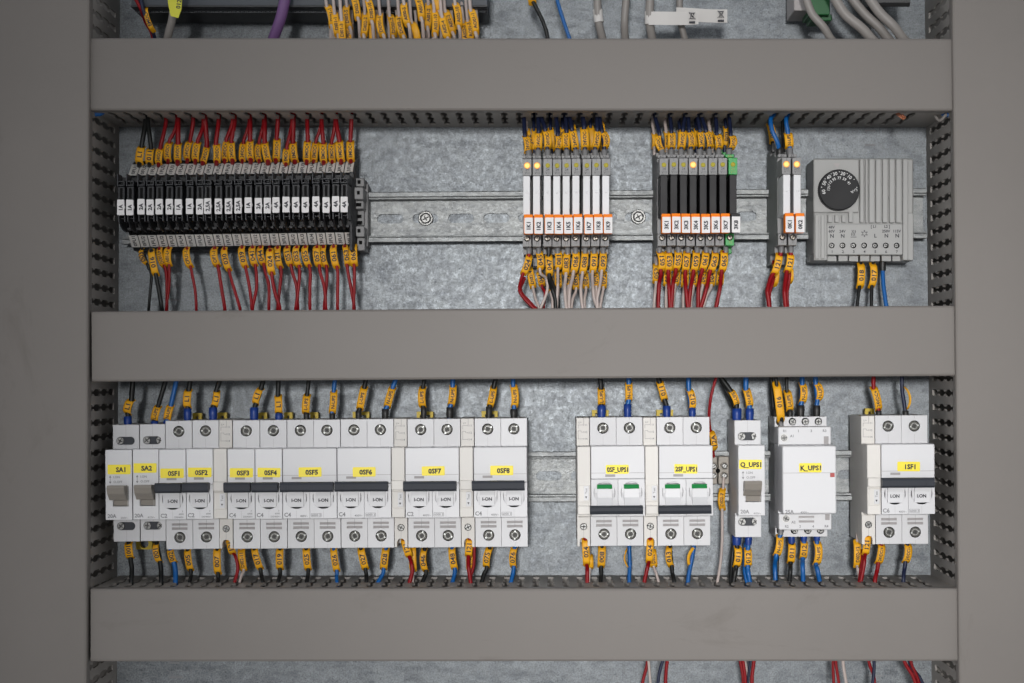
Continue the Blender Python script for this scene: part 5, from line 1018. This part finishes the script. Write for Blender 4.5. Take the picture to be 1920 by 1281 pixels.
for i, (ax, ay, bx, by, t, bow) in enumerate(bund):
    dd = 58+(i*7 % 5)*2.4
    wire('white', 6.4, [(ax-4, ay-70, dd-14), (ax-2, ay-24, dd-2), (ax, ay, dd), (ax*.8+bx*.2, ay*.8+by*.2, dd), (ax*.2+bx*.8, ay*.2+by*.8, dd), (bx+2, by+4, dd), (bx+5, max(by+22, 96), dd-10)],
         ('white wire tagged %s in the bundle below the module, wire %s from the left' % (t or 'edge-on', ['first', 'second', 'third', 'fourth', 'fifth', 'sixth', 'seventh', 'eighth', 'ninth', 'tenth', 'eleventh', 'twelfth', 'thirteenth', 'fourteenth', 'fifteenth', 'sixteenth', 'seventeenth', 'eighteenth', 'nineteenth', 'twentieth', 'twenty-first', 'twenty-second', 'twenty-third', 'twenty-fourth'][i])), dd, [(ax, ay, bx, by, t, bow, 13.5)], group='bundle of white wires under the control module')
xs = [617, 633, 645, 659, 676, 678, 705, 716, 727, 742, 748, 769, 778, 796, 809, 845, 866, 880, 893]
for i, x in enumerate(xs):
    wire('white', 6.2, [(x-6+R.uniform(-3, 3), -50, 44), (x-3, -8, 46), (x+1+R.uniform(-2, 2), 30, 47), (x+3, 72, 46), (x+6, 100, 42)], 'plain white wire at the back of the bundle under the control module', 46, group='untagged white wires at the back of the bundle')
wire('black', 7.5, [(988, -30, 50), (998, 0, 50), (1013, 30, 50), (1024, 58, 50), (1030, 95, 48)], 'black wire slanting down from the top centre', 50, [(992, -36, 999, 9, '', 0, 15)])
wire('blue', 7, [(1038, -30, 50), (1046, 5, 50), (1056, 38, 50), (1067, 70, 50), (1076, 100, 48)], 'blue wire slanting down from the top centre', 50)
PAP = mat('paper_white', (.62, .60, .58), .6)
def sleeve(o, P, r, dd): 
    m = MB(); m.tube([PT(p, dd) for p in P], r/S(dd), PAP, 16); m.build('paper_wrap', parent=o)
def flag(o, x0, y0, x1, y1, dd, hh, off):
    m = MB(); vs = []
    n = 12
    for i in range(n+1):
        t = i/n; x = x0+(x1-x0)*t; yy = y0+(y1-y0)*t+math.sin(t*3.1)*1.5; dz = math.sin(t*5)*1.2
        for s_ in (0, 1): vs.append((XX(x, dd), -(dd+dz), ZZ(yy+s_*hh, dd)))
    k = len(vs); vs += [(a, b+.4, c) for a, b, c in vs]; fs = []
    for i in range(n): q = 2*i; fs += [(q, q+1, q+3, q+2), (q+k, q+2+k, q+3+k, q+1+k), (q, q+2, q+2+k, q+k), (q+1, q+1+k, q+3+k, q+3)]
    fs += [(0, k, k+1, 1), (2*n, 2*n+1, 2*n+1+k, 2*n+k)]
    m.add(vs, fs, PAP)
    # crossed bin sign
    cx, cy = x1-12, y1+hh*.38; e = dd+1.3
    def ln(xa, ya, xb, yb, w=.5):
        a = Vector((XX(xa, e), ZZ(ya, e))); b = Vector((XX(xb, e), ZZ(yb, e))); t = (b-a).normalized(); q = Vector((-t.y, t.x))*w/2/S(e)
        m.prism([tuple(a+q), tuple(b+q), tuple(b-q), tuple(a-q)], e-2.4, e, MGREY)
    ln(cx-6, cy-7, cx+6, cy+6); ln(cx+6, cy-7, cx-6, cy+6); ln(cx-4, cy-5, cx-2.5, cy+5); ln(cx+4, cy-5, cx+2.5, cy+5); ln(cx-5, cy-5.5, cx+5, cy-5.5, 1.2); ln(cx-2.5, cy+5, cx+2.5, cy+5)
    m.pbox(cx-5.5, cx+5.5, y1+hh*.80, y1+hh*.92, e-2.4, e, PRINT, 0)
    m.build('paper_flag', parent=o)
o = wire('grey', 15, [(1121, -40, 56), (1120, 0, 56), (1122, 40, 55), (1130, 74, 50), (1142, 115, 42)], 'grey cable with a white paper wrap at the top', 55, kind='cable'); sleeve(o, [(1120.5, 18), (1121.5, 30), (1123, 42)], 9, 55)
wire('grey', 14, [(1178, -40, 56), (1174, 0, 56), (1171, 40, 55), (1172, 74, 50), (1176, 115, 42)], 'plain grey cable between the two paper marked ones', 55, kind='cable')
o = wire('grey', 16, [(1222, -40, 60), (1219, 0, 60), (1218, 40, 59), (1223, 74, 54), (1230, 115, 46)], 'grey cable carrying the longer white paper flag', 59, kind='cable'); sleeve(o, [(1218, 22), (1218, 46)], 9.2, 59); flag(o, 1216, 22, 1310, 20, 62, 25, 0)
o = wire('grey', 12.5, [(1275, -40, 50), (1274, 0, 50), (1276, 40, 50), (1284, 74, 48), (1292, 115, 42)], 'grey cable carrying the shorter white paper flag behind', 50, kind='cable'); flag(o, 1268, 14, 1364, 17, 55, 25, 0)
# adapter with green plug and its cables
o = thing('power_adapter', (XX(1560, 40), 0, ZZ(-30, 40)), 'light grey module at the top right beside the green plug', 'module')
m = MB(); m.pbox(1489, 1534, -60, 20, 10, 46, LGREY, .5); m.build('housing', parent=o)
o = thing('green_plug', (XX(1540, 40), 0, ZZ(10, 40)), 'green screw plug behind the grey cables at top right', 'plug')
m = MB(); m.pbox(1516, 1556, -12, 28, 20, 48, DGREEN, .6); m.pbox(1520, 1560, 27, 39, 20, 40, DGREEN, .6); m.pbox(1524, 1550, -40, -10, 20, 52, GREEN, .6); m.build('plug_body', parent=o)
o = thing('dark_module', (XX(1680, 40), 0, ZZ(-30, 40)), 'dark grey module at the very top right', 'module')
m = MB(); DG = mat('anthracite', (.04, .04, .042), .45); m.xprism([(8, ZZ(12, 8)), (62, ZZ(13, 62)), (66, ZZ(5, 66)), (66, ZZ(-60, 66)), (8, ZZ(-60, 8))], XX(1634, 64), XX(1706, 64), DG); m.build('housing', parent=o)
for i, (a, b, c_, dd, w) in enumerate([((1506, -20), (1522, 25), (1562, 78), 62, 15.5), ((1557, -20), (1583, 25), (1645, 84), 66, 19), ((1585, -20), (1620, 25), (1672, 80), 60, 18), ((1620, -20), (1648, 22), (1698, 78), 64, 19)]):
    wire('grey', w, [(a[0]-12, a[1]-30, dd), (*a, dd), (*b, dd), ((b[0]+c_[0])/2+2, (b[1]+c_[1])/2-1, dd), (*c_, dd-4), (c_[0]+45, c_[1]+28, dd-16)], '%s of the four grey cables sweeping down at the top right' % ['leftmost', 'second from left', 'third from left', 'rightmost'][i], dd, kind='cable', group='grey cables at the top right')
# ------------------------------------------------ bottom strip of the photo
for i, (c, w, P_, l) in enumerate([('red', 6, [(1217, 1215), (1213, 1248), (1206, 1275), (1200, 1310)], 'red wire, leftmost under the lowest duct'), ('white', 5, [(1214, 1215), (1217, 1250), (1219, 1275), (1222, 1310)], 'white wire next to the leftmost red one under the lowest duct'),
        ('navy blue', 6, [(1251, 1215), (1241, 1245), (1235, 1268), (1232, 1310)], 'navy wire left of a red one, under the lowest duct'), ('red', 6.5, [(1255, 1215), (1250, 1248), (1248, 1275), (1248, 1310)], 'red wire right beside the leftmost navy wire'),
        ('red', 6, [(1384, 1215), (1389, 1245), (1393, 1268), (1395, 1310)], 'red wire of the middle group, left strand'), ('red', 6, [(1389, 1215), (1394, 1245), (1397, 1268), (1398, 1310)], 'red wire of the middle group, second strand'), ('white', 5, [(1392, 1215), (1399, 1250), (1404, 1272), (1410, 1310)], 'white wire in the middle group'),
        ('navy blue', 5, [(1410, 1215), (1406, 1248), (1404, 1262), (1400, 1310)], 'navy wire crossing behind the middle group'), ('red', 7, [(1416, 1215), (1413, 1245), (1410, 1270), (1411, 1310)], 'red wire, right strand of the middle group'),
        ('red', 5.5, [(1563, 1215), (1562, 1250), (1563, 1275), (1564, 1310)], 'red wire left of the white pair group'), ('red', 5.5, [(1565, 1215), (1568, 1248), (1571, 1268), (1577, 1310)], 'red wire bending right beside the white wire'), ('white', 6, [(1580, 1215), (1581, 1245), (1584, 1265), (1592, 1310)], 'white wire right of two red ones under the duct'),
        ('red', 6, [(1624, 1215), (1631, 1248), (1638, 1266), (1642, 1310)], 'red wire crossing the navy one under the duct'), ('navy blue', 6, [(1634, 1215), (1639, 1245), (1638, 1266), (1632, 1310)], 'navy wire crossing the red one under the duct'),
        ('red', 7, [(1688, 1215), (1698, 1245), (1712, 1268), (1726, 1310)], 'red wire at the right end under the duct'), ('navy blue', 6.5, [(1700, 1215), (1708, 1250), (1724, 1270), (1742, 1310)], 'navy wire at the right end under the duct'), ('red', 6, [(1704, 1215), (1709, 1245), (1720, 1270), (1730, 1310)], 'second red wire between red and navy at the right end')]):
    wire(c, w, [(a, b, 40+(i % 3)*3) for a, b in P_], l, 42, group='wires hanging below the lowest duct')
# odd ends poking out of the ducts
wire('blue', 12, [(160, 214, 66), (176, 213, 66), (190, 211, 64), (205, 196, 56)], 'blue wire end in the upper left duct corner', 64)
wire('blue', 10, [(1755, 190, 50), (1768, 213, 60), (1776, 215, 66), (1790, 213, 68)], 'blue wire end in the upper right duct corner', 64)
wire('grey', 6, [(1742, 196, 50), (1753, 216, 58), (1762, 226, 62), (1775, 214, 68)], 'pale wire end curling in the upper right duct corner', 62)
m = MB(); P3 = [PT(p, 62) for p in ((1668, 196), (1680, 213), (1694, 224), (1695, 221), (1684, 211))]; m.tube(spline(P3, 5), .32, COPPER, 8); m.tube([v+Vector((.6, -.5, .5)) for v in spline(P3, 5)], .3, COPPER, 8)
o = m.build('copper_strand', loc=P3[0]); o['label'] = 'bare copper strand poking out under the uppermost duct'; o['category'] = 'copper wire'
# cable bundles lying inside the trunking, seen through its slots
def inner(col, w, pts, label):
    wire(col, w, pts, label, 40, kind='cable', group='cables lying inside the ducts')
for yb, nm in ((140, 'uppermost'), (645, 'middle'), (1172, 'lowest')):
    for k, (c, off, dd) in enumerate((('black', -38, 18), ('navy blue', 30, 26), ('grey', 42, 16), ('red', -20, 40), ('black', 10, 34), ('blue', 40, 44))):
        inner(c, 13 if k % 2 else 17, [(200+k*9, yb+off, dd), (520, yb+off+R.uniform(-9, 9), dd+R.uniform(-4, 4)), (900, yb+off+R.uniform(-9, 9), dd), (1300, yb+off+R.uniform(-9, 9), dd+R.uniform(-4, 4)), (1725-k*7, yb+off, dd)],
              '%s cable lying inside the %s horizontal duct%s' % (c, nm, ', near its back' if dd < 20 else (', near its front' if dd > 40 else '')))
for xb, nm in ((120, 'left'), (1845, 'right')):
    for k, (c, off, dd) in enumerate((('black', -34, 16), ('navy blue', 28, 24), ('grey', 34 if xb < 900 else -36, 48), ('black', 12, 36))):
        inner(c, 14+k*2, [(xb+off, -40, dd), (xb+off+R.uniform(-8, 8), 300, dd), (xb+off+R.uniform(-8, 8), 650, dd+3), (xb+off+R.uniform(-8, 8), 1000, dd), (xb+off, 1320, dd)], '%s cable running inside the %s vertical duct%s' % (c, nm, ', near its front' if dd > 30 else ', near its back'))
wire('yellow', 12, [(1797, 640, 66), (1796, 700, 68), (1797, 760, 68), (1799, 820, 66), (1830, 900, 50)], 'lime yellow cable glimpsed through the slots of the right vertical duct', 66, kind='cable')
for o in list(bpy.data.objects):
    if o.get('category') in ('circuit breaker', 'isolator switch', 'contactor'):
        o.location.y += R.uniform(-.0003, .0003); o.location.z += R.uniform(-.0002, .0002); o.rotation_euler.y += R.uniform(-.0012, .0012)
for o in list(bpy.data.objects):
    if '_org' in o: del o['_org']
